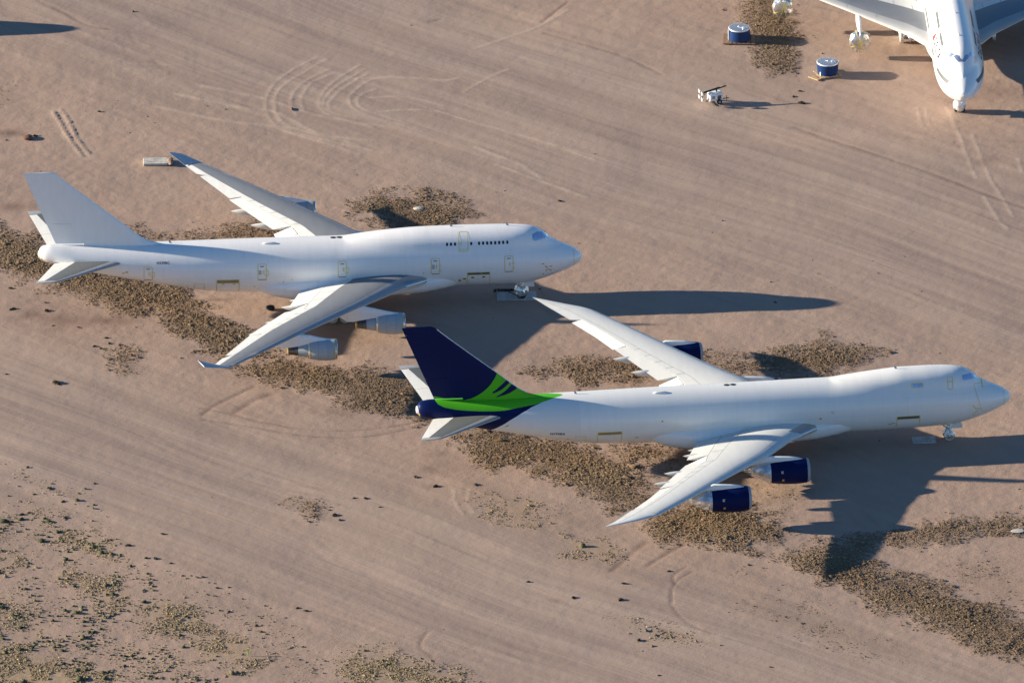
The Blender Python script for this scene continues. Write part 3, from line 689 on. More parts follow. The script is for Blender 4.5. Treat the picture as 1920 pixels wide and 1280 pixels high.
GRASSES=[([(-57.7, -55.6), (-54.5, -54.1), (-50.5, -57.2), (-47.1, -63.4), (-49.7, -64.1), (-53.6, -61.0), (-57.0, -57.9)], 1.0, 0.5),
([(-63.1, -50.2), (-59.2, -49.4), (-55.8, -51.4), (-59.0, -54.8), (-63.0, -54.0)], 0.25, 0.25),
([(-64.8, -57.9), (-58.9, -61.0), (-59.4, -66.3), (-64.6, -65.5)], 0.7, 0.3),
([(-54.9, -65.6), (-50.9, -66.4), (-46.9, -73.3), (-47.4, -78.6), (-50.7, -77.0), (-54.1, -71.7)], 0.7, 0.3),
([(-44.9, -75.5), (-41.0, -74.8), (-36.4, -81.6), (-32.4, -86.9), (-29.8, -92.2), (-31.7, -95.2), (-36.2, -92.9), (-40.2, -86.9), (-44.1, -81.6)], 0.8, 0.35),
([(-64.5, -71.6), (-58.5, -76.2), (-55.0, -86.8), (-56.3, -89.0), (-64.2, -83.7)], 0.3, 0.5),
([(-64.0, -89.0), (-58.2, -88.3), (-53.6, -92.8), (-48.4, -97.3), (-45.7, -103.2), (-63.6, -103.1)], 1.0, 0.6),
([(-52.5, -85.3), (-45.4, -83.8), (-40.1, -91.4), (-34.8, -98.9), (-42.5, -101.8), (-51.0, -95.8)], 0.1, 0.5),
([(-31.1, -85.4), (-25.9, -88.5), (-22.0, -98.9), (-25.8, -103.4), (-31.6, -95.9)], 0.1, 0.2),
([(-22.0, -90.0), (-18.2, -88.8), (-13.0, -90.8), (-5.9, -96.4), (-4.0, -103.5), (-16.8, -103.4), (-20.7, -96.0)], 0.9, 0.2),
([(-36.4, -76.4), (-28.6, -79.4), (-26.0, -85.5), (-32.4, -83.9)], 0.1, 0.12),
([(-62.1, -37.7), (-55.4, -40.9), (-49.9, -50.3), (-59.2, -47.1)], 0.05, 0.12),
([(-64.1, -85.2), (-49.4, -79.3), (-34.9, -95.9), (-34.8, -103.3), (-63.6, -103.1)], 0.05, 0.35),
([(-65.0, -53.2), (-53.2, -53.3), (-41.1, -71.8), (-46.7, -83.8), (-64.2, -83.7)], 0.03, 0.22),
([(-47.0, -65.6), (-35.2, -70.3), (-20.7, -96.0), (-29.6, -101.9), (-40.8, -89.9)], 0.03, 0.14),
([(12.8, -82.7), (21.2, -84.3), (23.8, -87.3), (15.4, -87.2)], 0.3, 0.1),
([(6.5, -58.3), (9.7, -58.1), (12.3, -63.0), (7.8, -63.0)], 0.8, 0.3),
([(-4.0, -46.7), (1.9, -48.3), (3.2, -52.2), (-2.7, -50.9)], 0.5, 0.15),
([(37.7, -66.2), (44.2, -70.8), (60.7, -86.0), (54.2, -84.5), (42.8, -75.4)], 0.1, 0.0),
([(-51.9, -18.9), (-43.9, -20.5), (-43.8, -25.3), (-50.4, -25.2)], 0.0, 0.0),
([(-21.3, -25.4), (-17.3, -23.9), (-10.6, -28.6), (-17.2, -30.2)], 0.0, 0.03)]
LINES=[('p', 0.5, [(-25.1, 89.7), (-27.1, 87.5), (-29.1, 84.7), (-30.8, 80.9), (-31.7, 77.1), (-31.8, 73.4), (-31.2, 69.6), (-29.6, 66.5), (-26.9, 64.0), (-23.3, 61.5), (-19.5, 58.4)]),
('p', 0.5, [(-24.1, 89.0), (-27.1, 84.6), (-29.3, 81.2), (-30.5, 77.7), (-30.7, 74.0), (-30.2, 70.2), (-28.4, 67.1), (-24.9, 64.6), (-20.8, 62.1), (-17.8, 59.6)]),
('p', 0.5, [(-23.5, 85.9), (-26.3, 82.7), (-27.8, 79.6), (-28.5, 76.5), (-28.5, 73.7), (-27.7, 70.8)]),
('p', 0.45, [(-23.0, 84.6), (-25.8, 81.5), (-27.0, 77.7), (-27.3, 75.2), (-26.9, 72.7)]),
('p', 0.5, [(-19.7, 87.1), (-22.5, 82.7), (-24.0, 79.6), (-24.8, 76.4), (-24.9, 73.9), (-23.9, 71.4), (-21.4, 69.5), (-17.8, 67.0)]),
('p', 0.5, [(-19.0, 85.8), (-22.0, 81.5), (-23.5, 78.3), (-24.3, 75.5), (-24.3, 73.6), (-23.2, 71.7), (-20.9, 70.2)]),
('p', 0.5, [(-18.5, 84.6), (-21.5, 80.2), (-22.9, 77.1), (-23.7, 74.6), (-23.4, 72.7)]),
('p', 0.5, [(-15.3, 83.4), (-18.2, 82.3), (-19.9, 79.8), (-20.9, 77.0), (-20.9, 74.4), (-19.6, 71.9), (-17.3, 69.8), (-14.4, 68.0), (-12.1, 66.5)]),
('p', 0.5, [(-17.6, 79.4), (-19.1, 78.0), (-19.9, 76.2), (-19.9, 74.4), (-19.0, 72.6), (-16.7, 70.8), (-13.2, 68.0)]),
('p', 0.7, [(-20.0, 82.7), (-15.6, 83.0), (-11.6, 82.6), (-8.7, 81.9), (-7.0, 82.6)]),
('p', 0.5, [(-18.2, 76.6), (-14.7, 76.9), (-11.8, 75.8), (-8.7, 74.0)]),
('p', 0.6, [(-17.0, 71.9), (-13.3, 72.6), (-9.2, 71.9), (-5.2, 69.0), (-1.2, 66.1), (2.8, 63.2), (6.8, 60.0), (10.8, 56.1)]),
('p', 0.8, [(-1.8, 54.8), (1.1, 52.0), (3.9, 49.5), (6.8, 47.0), (9.6, 44.6)]),
('p', 0.8, [(-4.6, 60.5), (-1.8, 57.6), (1.1, 54.8), (3.9, 50.5)]),
('p', 0.5, [(-6.1, 78.3), (-4.1, 81.1), (-1.8, 84.0), (-0.3, 85.4)]),
('p', 0.5, [(-4.6, 92.3), (-0.3, 95.9), (4.1, 99.9), (7.6, 105.0)]),
('p', 0.9, [(-40.1, 80.4), (-33.1, 76.9), (-24.8, 70.8), (-16.5, 67.4)]),
('p', 0.9, [(-43.5, 77.8), (-35.2, 73.5), (-30.3, 71.7), (-24.7, 64.9), (-17.8, 62.8)]),
('p', 0.9, [(-45.5, 73.6), (-37.2, 69.2), (-27.5, 66.6)]),
('p', 0.9, [(-28.9, 65.7), (-21.9, 61.8), (-16.4, 58.9)]),
('d', 0.35, [(-10.8, 100.8), (-9.3, 101.8)]),
('d', 0.4, [(4.1, 100.7), (5.5, 103.6), (7.5, 107.6)]),
('d', 0.45, [(36.6, 66.5), (41.3, 62.3), (46.8, 57.9), (52.1, 53.3), (57.5, 48.2), (62.8, 43.1), (68.2, 38.9)]),
('d', 0.35, [(4.3, 97.1), (9.9, 93.0), (15.4, 88.7), (19.5, 83.8)]),
('d', 0.35, [(-38.8, -19.5), (-35.2, -21.2), (-32.6, -22.9), (-29.9, -24.2), (-27.3, -25.4), (-23.7, -26.2), (-20.2, -26.3), (-17.2, -25.8), (-14.0, -24.8), (-11.4, -23.5)]),
('d', 0.35, [(-38.7, -22.9), (-35.2, -24.0), (-32.5, -25.0), (-29.9, -26.3), (-26.4, -27.6), (-22.8, -28.3), (-19.3, -28.3), (-15.8, -27.3), (-12.3, -25.6), (-10.2, -24.4)]),
('d', 0.9, [(-34.5, -20.8), (-33.2, -18.7), (-31.8, -16.8), (-30.2, -15.4)]),
('d', 0.6, [(-38.6, -21.5), (-37.0, -18.7), (-34.7, -15.9), (-32.3, -13.1)]),
('d', 0.8, [(12.1, -67.4), (14.2, -63.3), (16.3, -59.1)]),
('d', 0.6, [(16.5, -66.0), (18.8, -62.7), (21.1, -59.7)]),
('d', 0.25, [(21.3, -66.0), (19.7, -68.7), (19.8, -71.0), (21.2, -72.8)]),
('d', 0.25, [(22.0, -67.5), (20.0, -70.5), (19.3, -74.0), (19.6, -78.1), (21.4, -82.3), (24.1, -85.2)]),
('d', 0.3, [(-10.2, -84.4), (-11.1, -86.8), (-11.1, -89.1), (-9.7, -91.5)]),
('p', 0.4, [(52.5, 72.9), (53.1, 66.7)]),
('p', 0.4, [(53.5, 72.9), (54.1, 67.0)]),
('p', 0.5, [(56.3, 72.8), (57.8, 64.2), (58.6, 57.5), (59.6, 50.2)]),
('p', 0.5, [(59.5, 64.2), (60.5, 56.3), (61.6, 49.0), (62.5, 45.4), (64.0, 38.1)]),
('p', 0.6, [(60.5, 44.2), (62.2, 37.0), (63.4, 34.0)]),
('p', 0.6, [(65.2, 56.2), (65.6, 52.0)]),
('d', 0.5, [(-62.0, 108.1), (-58.9, 104.6), (-55.5, 100.1), (-52.6, 98.8)]),
('p', 0.4, [(-7.3, -43.8), (-6.9, -48.1), (-6.0, -51.1)]),
('p', 0.4, [(-5.3, -43.8), (-5.5, -47.5), (-4.7, -50.5)]),
('r', 0.25, [(-59.3, 72.3), (-58.3, 68.6), (-57.2, 64.2), (-55.1, 57.7)]),
('r', 0.25, [(-58.3, 73.2), (-57.2, 69.2), (-56.0, 63.6), (-54.3, 58.6)]),
('s', 1.5, [(-58.8, 72.6), (-57.7, 68.6), (-56.6, 63.9), (-54.7, 58.0)]),
('r', 0.8, [(59.4, -89.5), (60.5, -87.3), (61.6, -85.3)]),
('r', 0.8, [(60.9, -90.7), (61.9, -88.9), (63.0, -86.9)]),
('r', 0.4, [(-51.2, 18.0), (-47.7, 14.6), (-44.7, 11.4), (-41.6, 9.0), (-38.6, 5.1), (-34.9, 0.8)]),
('p', 0.5, [(-50.8, 18.0), (-47.5, 14.8), (-44.5, 11.7), (-41.2, 8.5), (-38.4, 5.1), (-35.1, 1.0)])]
STAINS=[(-60.5, 8.5, 2.7, 2.3, 0.5), (-57.1, 6.9, 4.7, 2.6, 0.45), (-58.1, 4.4, 1.7, 1.3, 0.4), (-50.8, 6.8, 4.0, 1.6, 0.5), (-60.6, 9.3, 3.4, 3.2, 0.2), (-37.7, 13.2, 2.7, 0.6, 0.5), (-9.3, -33.4, 1.5, 1.3, 0.5), (-6.0, -36.5, 4.7, 2.6, 0.35), (-9.9, -38.1, 1.7, 1.6, 0.35), (-9.9, -42.8, 1.3, 1.0, 0.4), (-64.7, 65.5, 2.0, 1.3, 0.6), (-63.7, 42.3, 2.7, 1.6, 0.5), (18.7, -85.0, 1.3, 1.0, 0.4), (61.1, 55.8, 1.7, 1.6, 0.35), (-21.3, -20.7, 4.0, 1.6, 0.3), (19.9, -85.8, 2.0, 1.3, 0.2), (-27.4, -9.5, 4.0, 2.3, 0.3), (-58.5, 9.3, 6.7, 4.9, 0.15), (63.8, 77.9, 4.0, 3.2, 0.25), (5.1, -75.9, 0.8, 0.8, 0.3)]
TONES=[(-25.1, 104.7, 16.8, 4.0, -0.5), (19.9, 52.7, 26.8, 6.5, -0.25), (-6.8, 88.8, 8.1, 4.0, -0.4), (-31.8, 85.5, 10.1, 4.9, -0.3), (2.9, 102.7, 9.4, 4.0, 0.5), (9.9, 97.4, 10.1, 4.9, 0.4), (44.6, 90.2, 10.7, 8.1, 0.35), (37.2, 62.7, 8.1, 2.4, 0.6), (-41.9, 65.0, 16.8, 6.5, 0.2), (-60.6, 68.5, 8.1, 9.7, 0.25), (-45.0, 46.4, 26.8, 6.5, 0.15), (-37.7, 13.2, 13.4, 6.5, 0.5), (-26.9, 3.4, 4.0, 4.9, 0.5), (-4.1, 63.0, 13.4, 4.9, 0.15), (-46.7, -50.3, 20.1, 6.5, 0.15), (50.2, 25.8, 16.8, 9.7, -0.15), (-17.1, -56.6, 23.5, 9.7, 0.2), (-49.4, -76.3, 20.1, 12.9, -0.05), (21.9, -87.3, 20.1, 6.5, -0.15), (2.6, -35.0, 4.0, 4.9, 0.1)]
SHRUBS=[(-61.5, 64.4, 0.5), (-51.6, -41.7, 0.35), (-47.1, -59.7, 0.55), (-43.7, -63.5, 0.5), (-41.8, -64.9, 0.35), (-59.5, -50.2, 0.45), (-60.4, -50.6, 0.5), (-37.8, -68.9, 0.4), (-40.3, -68.4, 0.3), (-36.0, -72.0, 0.4), (-34.6, -71.8, 0.3), (-44.2, -68.4, 0.3), (-21.9, -51.2, 0.6), (-22.5, -49.7, 0.3), (-21.2, -52.6, 0.4), (-16.3, -48.9, 0.3), (-18.1, -46.4, 0.45), (-19.5, -46.3, 0.35), (-11.9, -40.1, 0.5), (-9.5, -42.9, 0.6), (-42.9, -56.5, 0.45), (-55.0, -51.5, 0.45), (37.6, 74.3, 0.7), (36.6, 76.4, 0.4), (37.5, 78.1, 0.4), (-50.6, 0.0, 0.4), (-51.0, 1.6, 0.4), (-49.3, -0.5, 0.35), (-51.6, -1.6, 0.35), (-58.9, 12.3, 0.35), (-57.8, 5.3, 0.3), (-54.6, 4.7, 0.3), (-52.5, -0.9, 0.4), (-63.4, 16.7, 0.5), (13.1, -75.8, 0.6), (13.6, -71.2, 0.5), (7.4, -75.1, 0.5), (1.9, -70.5, 0.4), (-4.5, -42.5, 0.5), (-2.4, -37.5, 0.3), (28.9, -65.7, 0.35), (19.1, -67.6, 0.4), (39.2, -58.1, 0.35), (17.6, -97.0, 0.3), (31.1, -94.7, 0.3), (-26.2, -77.6, 0.4), (-25.1, -78.4, 0.45), (-34.5, -78.6, 0.4), (-30.1, -76.9, 0.3), (-63.3, 10.2, 0.4), (-62.9, 10.5, 0.5), (-58.7, 9.8, 0.6), (-63.3, -9.2, 0.3), (-57.0, -12.1, 0.9)]
# ---------------------------------------------------------------- whole airliners
def door(parent, var, xc, z0, z1, style='left', w=.53, handle=True, bottomdark=True):
    mb = MB(); frame(mb, var, xc-w, xc+w, z0, z1, .075, r=.13)
    hx0 = xc-w
    if style == 'hinge': frame(mb, var, hx0-.28, hx0+.22, z0+.62, z0+1.3, .05, r=.03, off=.028)
    elif style == 'arms':
        for zz in (z0+.52, z0+1.2): ribbon(mb, var, [(hx0+.22, zz), (hx0-.25, zz)], .06, .028)
    if handle: patch(mb, var, [(xc+(-.16), z0+.82, z0+1.3), (xc-.06, z0+.82, z0+1.3)], .028)
    d = link('passenger_door', mb.mesh('passenger_door', M['tape']), parent)
    mb = MB(); patch(mb, var, [(xc-.24, z1-.34, z1-.24), (xc+.24, z1-.34, z1-.24)], .03, nt=1); link('warning_strip', mb.mesh('warning_strip', M['redtape']), d)
    if bottomdark:
        mb = MB(); patch(mb, var, [(xc-w+.04, z0+.0, z0+.09), (xc+w-.04, z0+.0, z0+.09)], .024, nt=1); link('door_sill', mb.mesh('door_sill', M['tapegrey']), d)
    return d
def cargo_door(parent, var, x0, x1, z0, z1, zs, split=None):
    mb = MB(); ribbon(mb, var, [(x0, z0), (x0, z1), (x1, z1), (x1, z0)], .08)
    ribbon(mb, var, [(x0, zs), (x1, zs)], .05)
    if split: ribbon(mb, var, [(split, zs), (split, z1)], .05, .026)
    d = link('cargo_door', mb.mesh('cargo_door', M['tape']), parent)
    mb = MB(); patch(mb, var, [(x0+.06, zs+.05, z1-.05), (x1-.06, zs+.05, z1-.05)], .016, nt=3); link('cargo_sill', mb.mesh('cargo_sill', M['sill'] if x0 > 30 else M['cover']), d)
    return d
def spotp(parent, var, x, z, sx, sz, mat, name='tape_patch', off=.024):
    mb = MB(); patch(mb, var, [(x-sx/2, z-sz/2, z+sz/2), (x+sx/2, z-sz/2, z+sz/2)], off, nt=2); return link(name, mb.mesh(name, mat), parent)
def blade(parent, x, zt, h=.42, L=.35, mat=None):
    mb = MB(); mb.loft([[(-x, -.03, zt-.06), (-x-L*.5, -.05, zt-.06), (-x-L, -.02, zt-.06), (-x-L, .02, zt-.06), (-x-L*.5, .05, zt-.06), (-x, .03, zt-.06)],
                       [(-x-.3, -.015, zt+h), (-x-.3-L*.3, -.02, zt+h), (-x-.3-L*.5, -.01, zt+h), (-x-.3-L*.5, .01, zt+h), (-x-.3-L*.3, .02, zt+h), (-x-.3, .015, zt+h)]])
    return link('antenna', mb.mesh('antenna', mat or M['ltgrey']), parent)
def topz_of(var, x): s = sec(var, x); return max(s[1], s[3])
def cockpit(parent, var, cols, mat):
    for sd_ in (1, -1):
        mb = MB(); patch(mb, var, cols, .03, sd_, nt=8, dx=.12); link('cockpit_window', mb.mesh('cockpit_window', mat), parent)
def build_airliner(name, var, loc, rz, label, livery_=None, style='grey', extras=None, gear_style=4, detail=True):
    root = empty(name, loc, rz, label, 'airliner')
    body = M['cream'] if var == 8 else M['white']
    W = WING[var]
    if livery_:
        m = fuselage_mesh(var, [body, M['livery']], lambda x: 1 if x > 54.0 else 0, livery_['body'])
    else: m = fuselage_mesh(var, [body])
    fus = link('fuselage', m, root)
    link('wing_root_fairing', fairing(var).mesh('wing_root_fairing', body, True, 50), fus)
    L = 68.65 if var != 8 else 74.25
    # wings
    for side in (1, -1):
        if var == 4:
            mats = [M['grey'], M['ltgrey'], M['flapwhite'], M['metal'] if style != 'wrapped' else None]
            uA = lambda y: lerp(y, [3, 10.7, 21, 31.4], [.15, .125, .13, .20]); uB = lambda y: lerp(y, [3, 10.7, 21.3, 31.4], [.60, .61, .665, .72])
        else:
            mats = [M['wing8'], M['wing8'], M['wing8'], M['metal']]
            uA = lambda y: .13; uB = lambda y: lerp(y, [3, 10.7, 21.3, 31.4, 34], [.62, .62, .66, .68, .7])
        wg = link('wing', wing_meshes(var, side, mats, uA, uB), root)
        fm = M['flapwhite'] if var == 4 else M['wing8']
        link('flap', trailing(var, side, *W['fi'], -2, fm, .10), wg)
        link('flap', trailing(var, side, *W['fo'], -2, fm, .10), wg)
        if var == 4:
            link('aileron', trailing(var, side, *W['ai'], -15, M['flapwhite'], .15, 'aileron'), wg)
            link('aileron', trailing(var, side, *W['ao'], 1, M['flapwhite'], 0, 'aileron'), wg)
            link('winglet', winglet(W, side), wg)
        else:
            link('aileron', trailing(var, side, *W['ai'], -15, M['flapwhite'], .15, 'aileron'), wg)
            link('aileron', trailing(var, side, *W['ao'], -9 if side < 0 else -4, M['flapwhite'] if side < 0 else M['wing8'], .1 if side < 0 else 0, 'aileron'), wg)
        # seams: spoilers, hinge line
        segs = [((y, uB(y)), (y, hinge_u(y)-.02)) for y in (4.6, 7.0, 9.6, 13.0, 14.7, 16.4, 18.1, 19.8)]
        if var == 8: segs += [[(y, uB(y)) for y in (3.4, 6, 9, 12, 15, 18, 21, 24, 27, 30, 32.5)], [(y, .13) for y in (7.4, 15, 22, 30)]]
        segs += [[(y, .02), (y, .118)] for y in (9.5, 13.2, 16.0, 18.8, 23.5, 26.3, 29.0)]
        for sg in segs: link('panel_seam', wing_line(var, side, sg, .04 if len(sg) < 3 else .03), wg)
        can = [(43.25, 18.95, 4.75), (40.95, 15.0, 4.5), (38.6, 9.45, 4.0), (37.4, 6.5, 3.55)] if var == 4 else [(47.2, 18.6, 4.95), (45.4, 15.05, 4.6), (42.2, 8.9, 3.95), (41.25, 6.4, 3.5)]
        for (a, b, c) in can: link('flap_fairing', canoe(a, b, c, side=side, mats=M['flapwhite'] if var == 4 else M['wing8']), wg)
        for (ex, ey, ez) in (((32.38, 21.27, 3.36), (23.21, 11.78, 2.32)) if var == 4 else ((35.64, 21.41, 3.60), (26.98, 11.89, 2.45))):
            engine(root, var, ex, ey, ez, side, style)
        stab(root, var, side)
        gx = 31.2 if var == 4 else 35.2
        for (x, y, zt) in ((gx, 5.5*side, 3.4), (gx+3.1, 1.9*side, 2.4)): main_gear(root, x, y, zt, var, 'concrete' if style != 'wrapped' else 'foilw')
    fin_parts(root, var, M['livery'] if livery_ else M['plain'], livery_['fin'] if livery_ else None)
    nose_gear(root, 7.7, var, gear_style)
    # rear end cap (auxiliary exhaust, covered)
    mb = MB(); mb.lathe([(-L+.25, .62), (-L-.05, .42), (-L-.12, .02)], 20, c=(0, 0, 8.12)); cap_ = link('exhaust_cover', mb.mesh('exhaust_cover', M['foilw']), root)
    link('tape_patch', crumple('tape_patch', (-L+.35, -.55, 7.75), .16, .14, .3, 5, M['gold'], .1, 1), cap_)
    # antennas
    for x in ((9.2, 16.3, 51.8) if var == 4 else (14.2, 54.2)): blade(root, x, topz_of(var, x))
    x = 39.6 if var == 4 else 44.0
    mb = MB(); mb.lathe([(-.9, .02), (-.8, .12), (-.4, .17), (.4, .17), (.85, .1), (.95, .02)], 12, c=(-x, -.9, topz_of(var, x)-.12)); link('antenna_fairing', mb.mesh('antenna_fairing', M['cream'], True), root)
    for x in ((31.5, 30.7) if var == 4 else (35.6, 34.8)):
        mb = MB(); mb.lathe([(.0, .02), (.0, 1.0)], 16, 'z'); mv = mb.mesh('roof_vent', M['dark'])
        for v in mv.vertices: v.co = Vector((v.co.x*.36, v.co.y*.28, .02-.14*(v.co.y*.28)**2))
        link('roof_vent', mv, root, (-x, 0, topz_of(var, x)+.005))
    if extras: extras(root, var)
    return root

def extras_400(root, v):
    cockpit(root, v, [(4.32, 8.40, 8.52), (4.6, 8.48, 8.74), (5.0, 8.60, 9.07), (5.35, 8.58, 9.2), (5.7, 8.55, 9.33), (6.1, 8.50, 9.28), (6.38, 8.74, 9.2)], M['film'])
    mb = MB(); ribbon(mb, v, [(5.28, 8.6), (5.2, 9.15)], .05, .04); ribbon(mb, v, [(4.85, 8.56), (4.7, 8.8)], .04, .04); link('window_post', mb.mesh('window_post', M['ltgrey']), root)
    for xc, st in ((9.48, 'arms'), (18.77, 'arms'), (30.53, 'hinge'), (40.65, 'hinge'), (55.0, 'hinge')):
        d = door(root, v, xc, 5.0, 7.06, st)
        if xc in (18.77, 40.65):
            mb = MB(); patch(mb, v, [(xc+.1, 5.75, 6.3), (xc+.42, 5.75, 6.3)], .026); link('tape_patch', mb.mesh('tape_patch', M['concrete']), d)
    mb = MB(); frame(mb, v, 14.6, 15.74, 7.76, 9.8, .075, r=.1); ribbon(mb, v, [(14.65, 7.98), (15.7, 7.98)], .05, .026); patch(mb, v, [(15.42, 8.45, 8.95), (15.5, 8.45, 8.95)], .028)
    link('upper_deck_door', mb.mesh('upper_deck_door', M['tape']), root)
    wm = None
    for x in (17.23, 16.73, 16.22, 14.18, 13.18, 12.67, 12.16, 11.66, 11.14, 10.64, 10.13, 9.61):
        for sd_ in (1, -1):
            mb = MB(); patch(mb, v, [(x-.13, 8.50, 8.74), (x-.08, 8.43, 8.81), (x+.08, 8.43, 8.81), (x+.13, 8.50, 8.74)], .015, sd_, nt=4, dx=.06); link('window', mb.mesh('window', M['glass']), root)
    mb = MB()
    for x in (21.3, 20.8, 20.3, 19.8, 19.3): patch(mb, v, [(x-.03, 8.45, 8.78), (x+.03, 8.45, 8.78)], .015, nt=2)
    link('window_plug', mb.mesh('window_plug', M['flapwhite']), root)
    cargo_door(root, v, 11.9, 14.75, 2.8, 5.07, 4.68, 12.95)
    for (x, z) in ((14.06, 4.29), (12.67, 4.34), (15.7, 3.86), (15.09, 4.11)):
        p = spotp(root, v, x, z, .42, .26, M['tape'], 'tape_patch'); q = spotp(p, v, x, z, .3, .15, M['dark'], 'recess', .032)
    cargo_door(root, v, 43.57, 46.39, 2.85, 5.14, 4.62)
    for x in (45.6, 44.2): spotp(root, v, x, 4.5, .35, .2, M['tape'])
    mb = MB(); ribbon(mb, v, [(49.2, 3.35), (49.2, 4.58), (47.93, 4.58), (47.93, 3.25)], .05); link('access_panel', mb.mesh('access_panel', M['tape']), root)
    for (x, z, a, b) in ((58.11, 6.12, .3, .16), (57.71, 6.3, .3, .2)): spotp(root, v, x, z, a, b, M['gold'])
    for (x, z) in ((50.1, 3.8), (41.6, 4.0), (38.0, 4.6), (36.9, 4.9), (20.3, 5.2)): spotp(root, v, x, z, .13, .09, M['redtape'])
    spotp(root, v, 5.13, 5.76, .3, .14, M['gold']); spotp(root, v, 5.11, 4.26, .14, .14, M['redtape'])
    mb = MB(); ribbon(mb, v, [(4.9, 5.5), (4.6, 5.15), (4.1, 5.3), (3.97, 5.38)], .12); ribbon(mb, v, [(4.85, 4.72), (4.45, 4.97), (4.02, 4.68)], .1); link('probe_cover', mb.mesh('probe_cover', M['gold']), root)
    spotp(root, v, 4.45, 5.25, .4, .2, M['foil'], 'probe_cover', .03)
    mb = MB(); ribbon(mb, v, [(1.1, 4.45), (1.1, 5.3), (1.1, 6.1), (1.1, 6.55)], .045); link('radome_seam', mb.mesh('radome_seam', M['tape']), root)
    mb = MB(); ribbon(mb, v, [(29.7, 7.35), (30.6, 7.2)], .05); ribbon(mb, v, [(54.2, 7.5), (55.6, 7.2), (56.5, 7.2)], .04); link('streak', mb.mesh('streak', M['flapwhite']), root)
    link('registration', lettering(v, 'N539BC', 53.9, 52.3, 7.36, .30, bold=.03), root)
def extras_8(root, v):
    cockpit(root, v, [(4.32, 8.40, 8.5), (4.6, 8.50, 8.72), (5.0, 8.6, 9.05), (5.5, 8.64, 9.15), (6.1, 8.64, 9.18), (6.3, 8.7, 9.17)], M['film'])
    mb = MB(); ribbon(mb, v, [(5.3, 8.62), (5.22, 9.12)], .05, .04); link('window_post', mb.mesh('window_post', M['ltgrey']), root)
    mb = MB(); frame(mb, v, 7.6, 8.22, 7.86, 9.18, .075, r=.05); ribbon(mb, v, [(7.62, 8.72), (8.2, 8.72)], .1); link('crew_door', mb.mesh('crew_door', M['tape']), root)
    mb = MB(); frame(mb, v, 11.38, 12.77, 8.34, 8.82, .07, r=.04); w_ = link('upper_deck_window', mb.mesh('upper_deck_window', M['tape']), root)
    mb = MB(); patch(mb, v, [(11.45, 8.42, 8.76), (12.65, 8.42, 8.76)], .018); link('window_film', mb.mesh('window_film', M['film']), w_)
    cargo_door(root, v, 11.83, 14.7, 3.2, 4.91, 4.46)
    cargo_door(root, v, 49.09, 52.08, 3.3, 5.06, 4.63)
    mb = MB(); ribbon(mb, v, [(54.8, 3.5), (54.8, 4.5), (53.5, 4.48), (53.5, 3.4)], .04); link('access_panel', mb.mesh('access_panel', M['tape']), root)
    for (x, z, a, b) in ((24.28, 5.26, .25, .2), (55.74, 4.01, .25, .12), (47.17, 3.98, .35, .14), (44.04, 6.14, .2, .2)): spotp(root, v, x, z, a, b, M['gold'])
    mb = MB(); frame(mb, v, 22.7, 22.9, 5.9, 6.12, .04, r=.02); ribbon(mb, v, [(15.76, 3.77), (15.4, 3.8), (15.2, 3.93), (14.92, 3.96)], .12); ribbon(mb, v, [(63.5, 6.2), (63.1, 6.42)], .14); link('tape_patch', mb.mesh('tape_patch', M['gold']), root)
    mb = MB(); ribbon(mb, v, [(3.7, 8.0), (3.75, 7.4)], .16); ribbon(mb, v, [(3.73, 7.8), (4.82, 8.02), (4.85, 7.8), (3.86, 4.64)], .055); ribbon(mb, v, [(4.1, 5.1), (4.72, 5.16), (5.2, 5.78)], .11); ribbon(mb, v, [(4.4, 4.9), (4.75, 4.7), (5.15, 4.2)], .12)
    link('tape_line', mb.mesh('tape_line', M['tape']), root)
    mb = MB(); ribbon(mb, v, [(.98, 4.5), (.98, 5.3), (.98, 6.0), (.98, 6.45)], .03); link('radome_seam', mb.mesh('radome_seam', M['tape']), root)
    link('registration', lettering(v, 'N770BA', 57.95, 56.1, 4.84, .34, bold=.03, slope=-.02), root)
def extras_3(root, v):
    cockpit(root, v, [(4.35, 8.43, 8.53), (4.6, 8.60, 8.74), (4.95, 8.80, 9.03), (5.2, 8.86, 9.1)], M['film'])
    for sd_ in (1, -1):
        mb = MB(); patch(mb, v, [(5.35, 8.62, 9.05), (5.9, 8.62, 9.12)], .03, sd_); link('cockpit_window', mb.mesh('cockpit_window', M['film']), root)
    for sd_ in (1, -1):
        for (a, b, z) in ((9.2, 13.3, 8.62), (15.0, 20.3, 8.62), (2.6, 7.2, 6.35), (11.2, 13.6, 6.35), (20, 27, 6.35)):
            mb = MB(); patch(mb, v, [(a, z-.23, z+.23), (b, z-.23, z+.23)], .02, sd_, nt=3); link('window_cover', mb.mesh('window_cover', M['cover']), root)
        link('airline_name', lettering(v, 'DELTA', 13.9 if sd_ > 0 else 8.0, 8.0 if sd_ > 0 else 13.9, 7.0, .95, side=sd_, bold=.02), root)
        mb = MB(); patch(mb, v, [(14.3, 7.0, 7.1), (15.0, 7.0, 8.1)] if sd_ > 0 else [(14.3, 7.0, 7.1), (15.0, 7.0, 8.1)], .03, sd_, nt=3); patch(mb, v, [(15.02, 7.0, 8.05), (15.7, 7.0, 7.1)], .03, sd_, nt=3); link('red_emblem', mb.mesh('red_emblem', M['red']), root)
        for xc in (9.48, 18.77): 
            mb = MB(); frame(mb, v, xc-.5, xc+.5, 5.0, 7.0, .03, side=sd_); link('passenger_door', mb.mesh('passenger_door', M['ltgrey']), root)

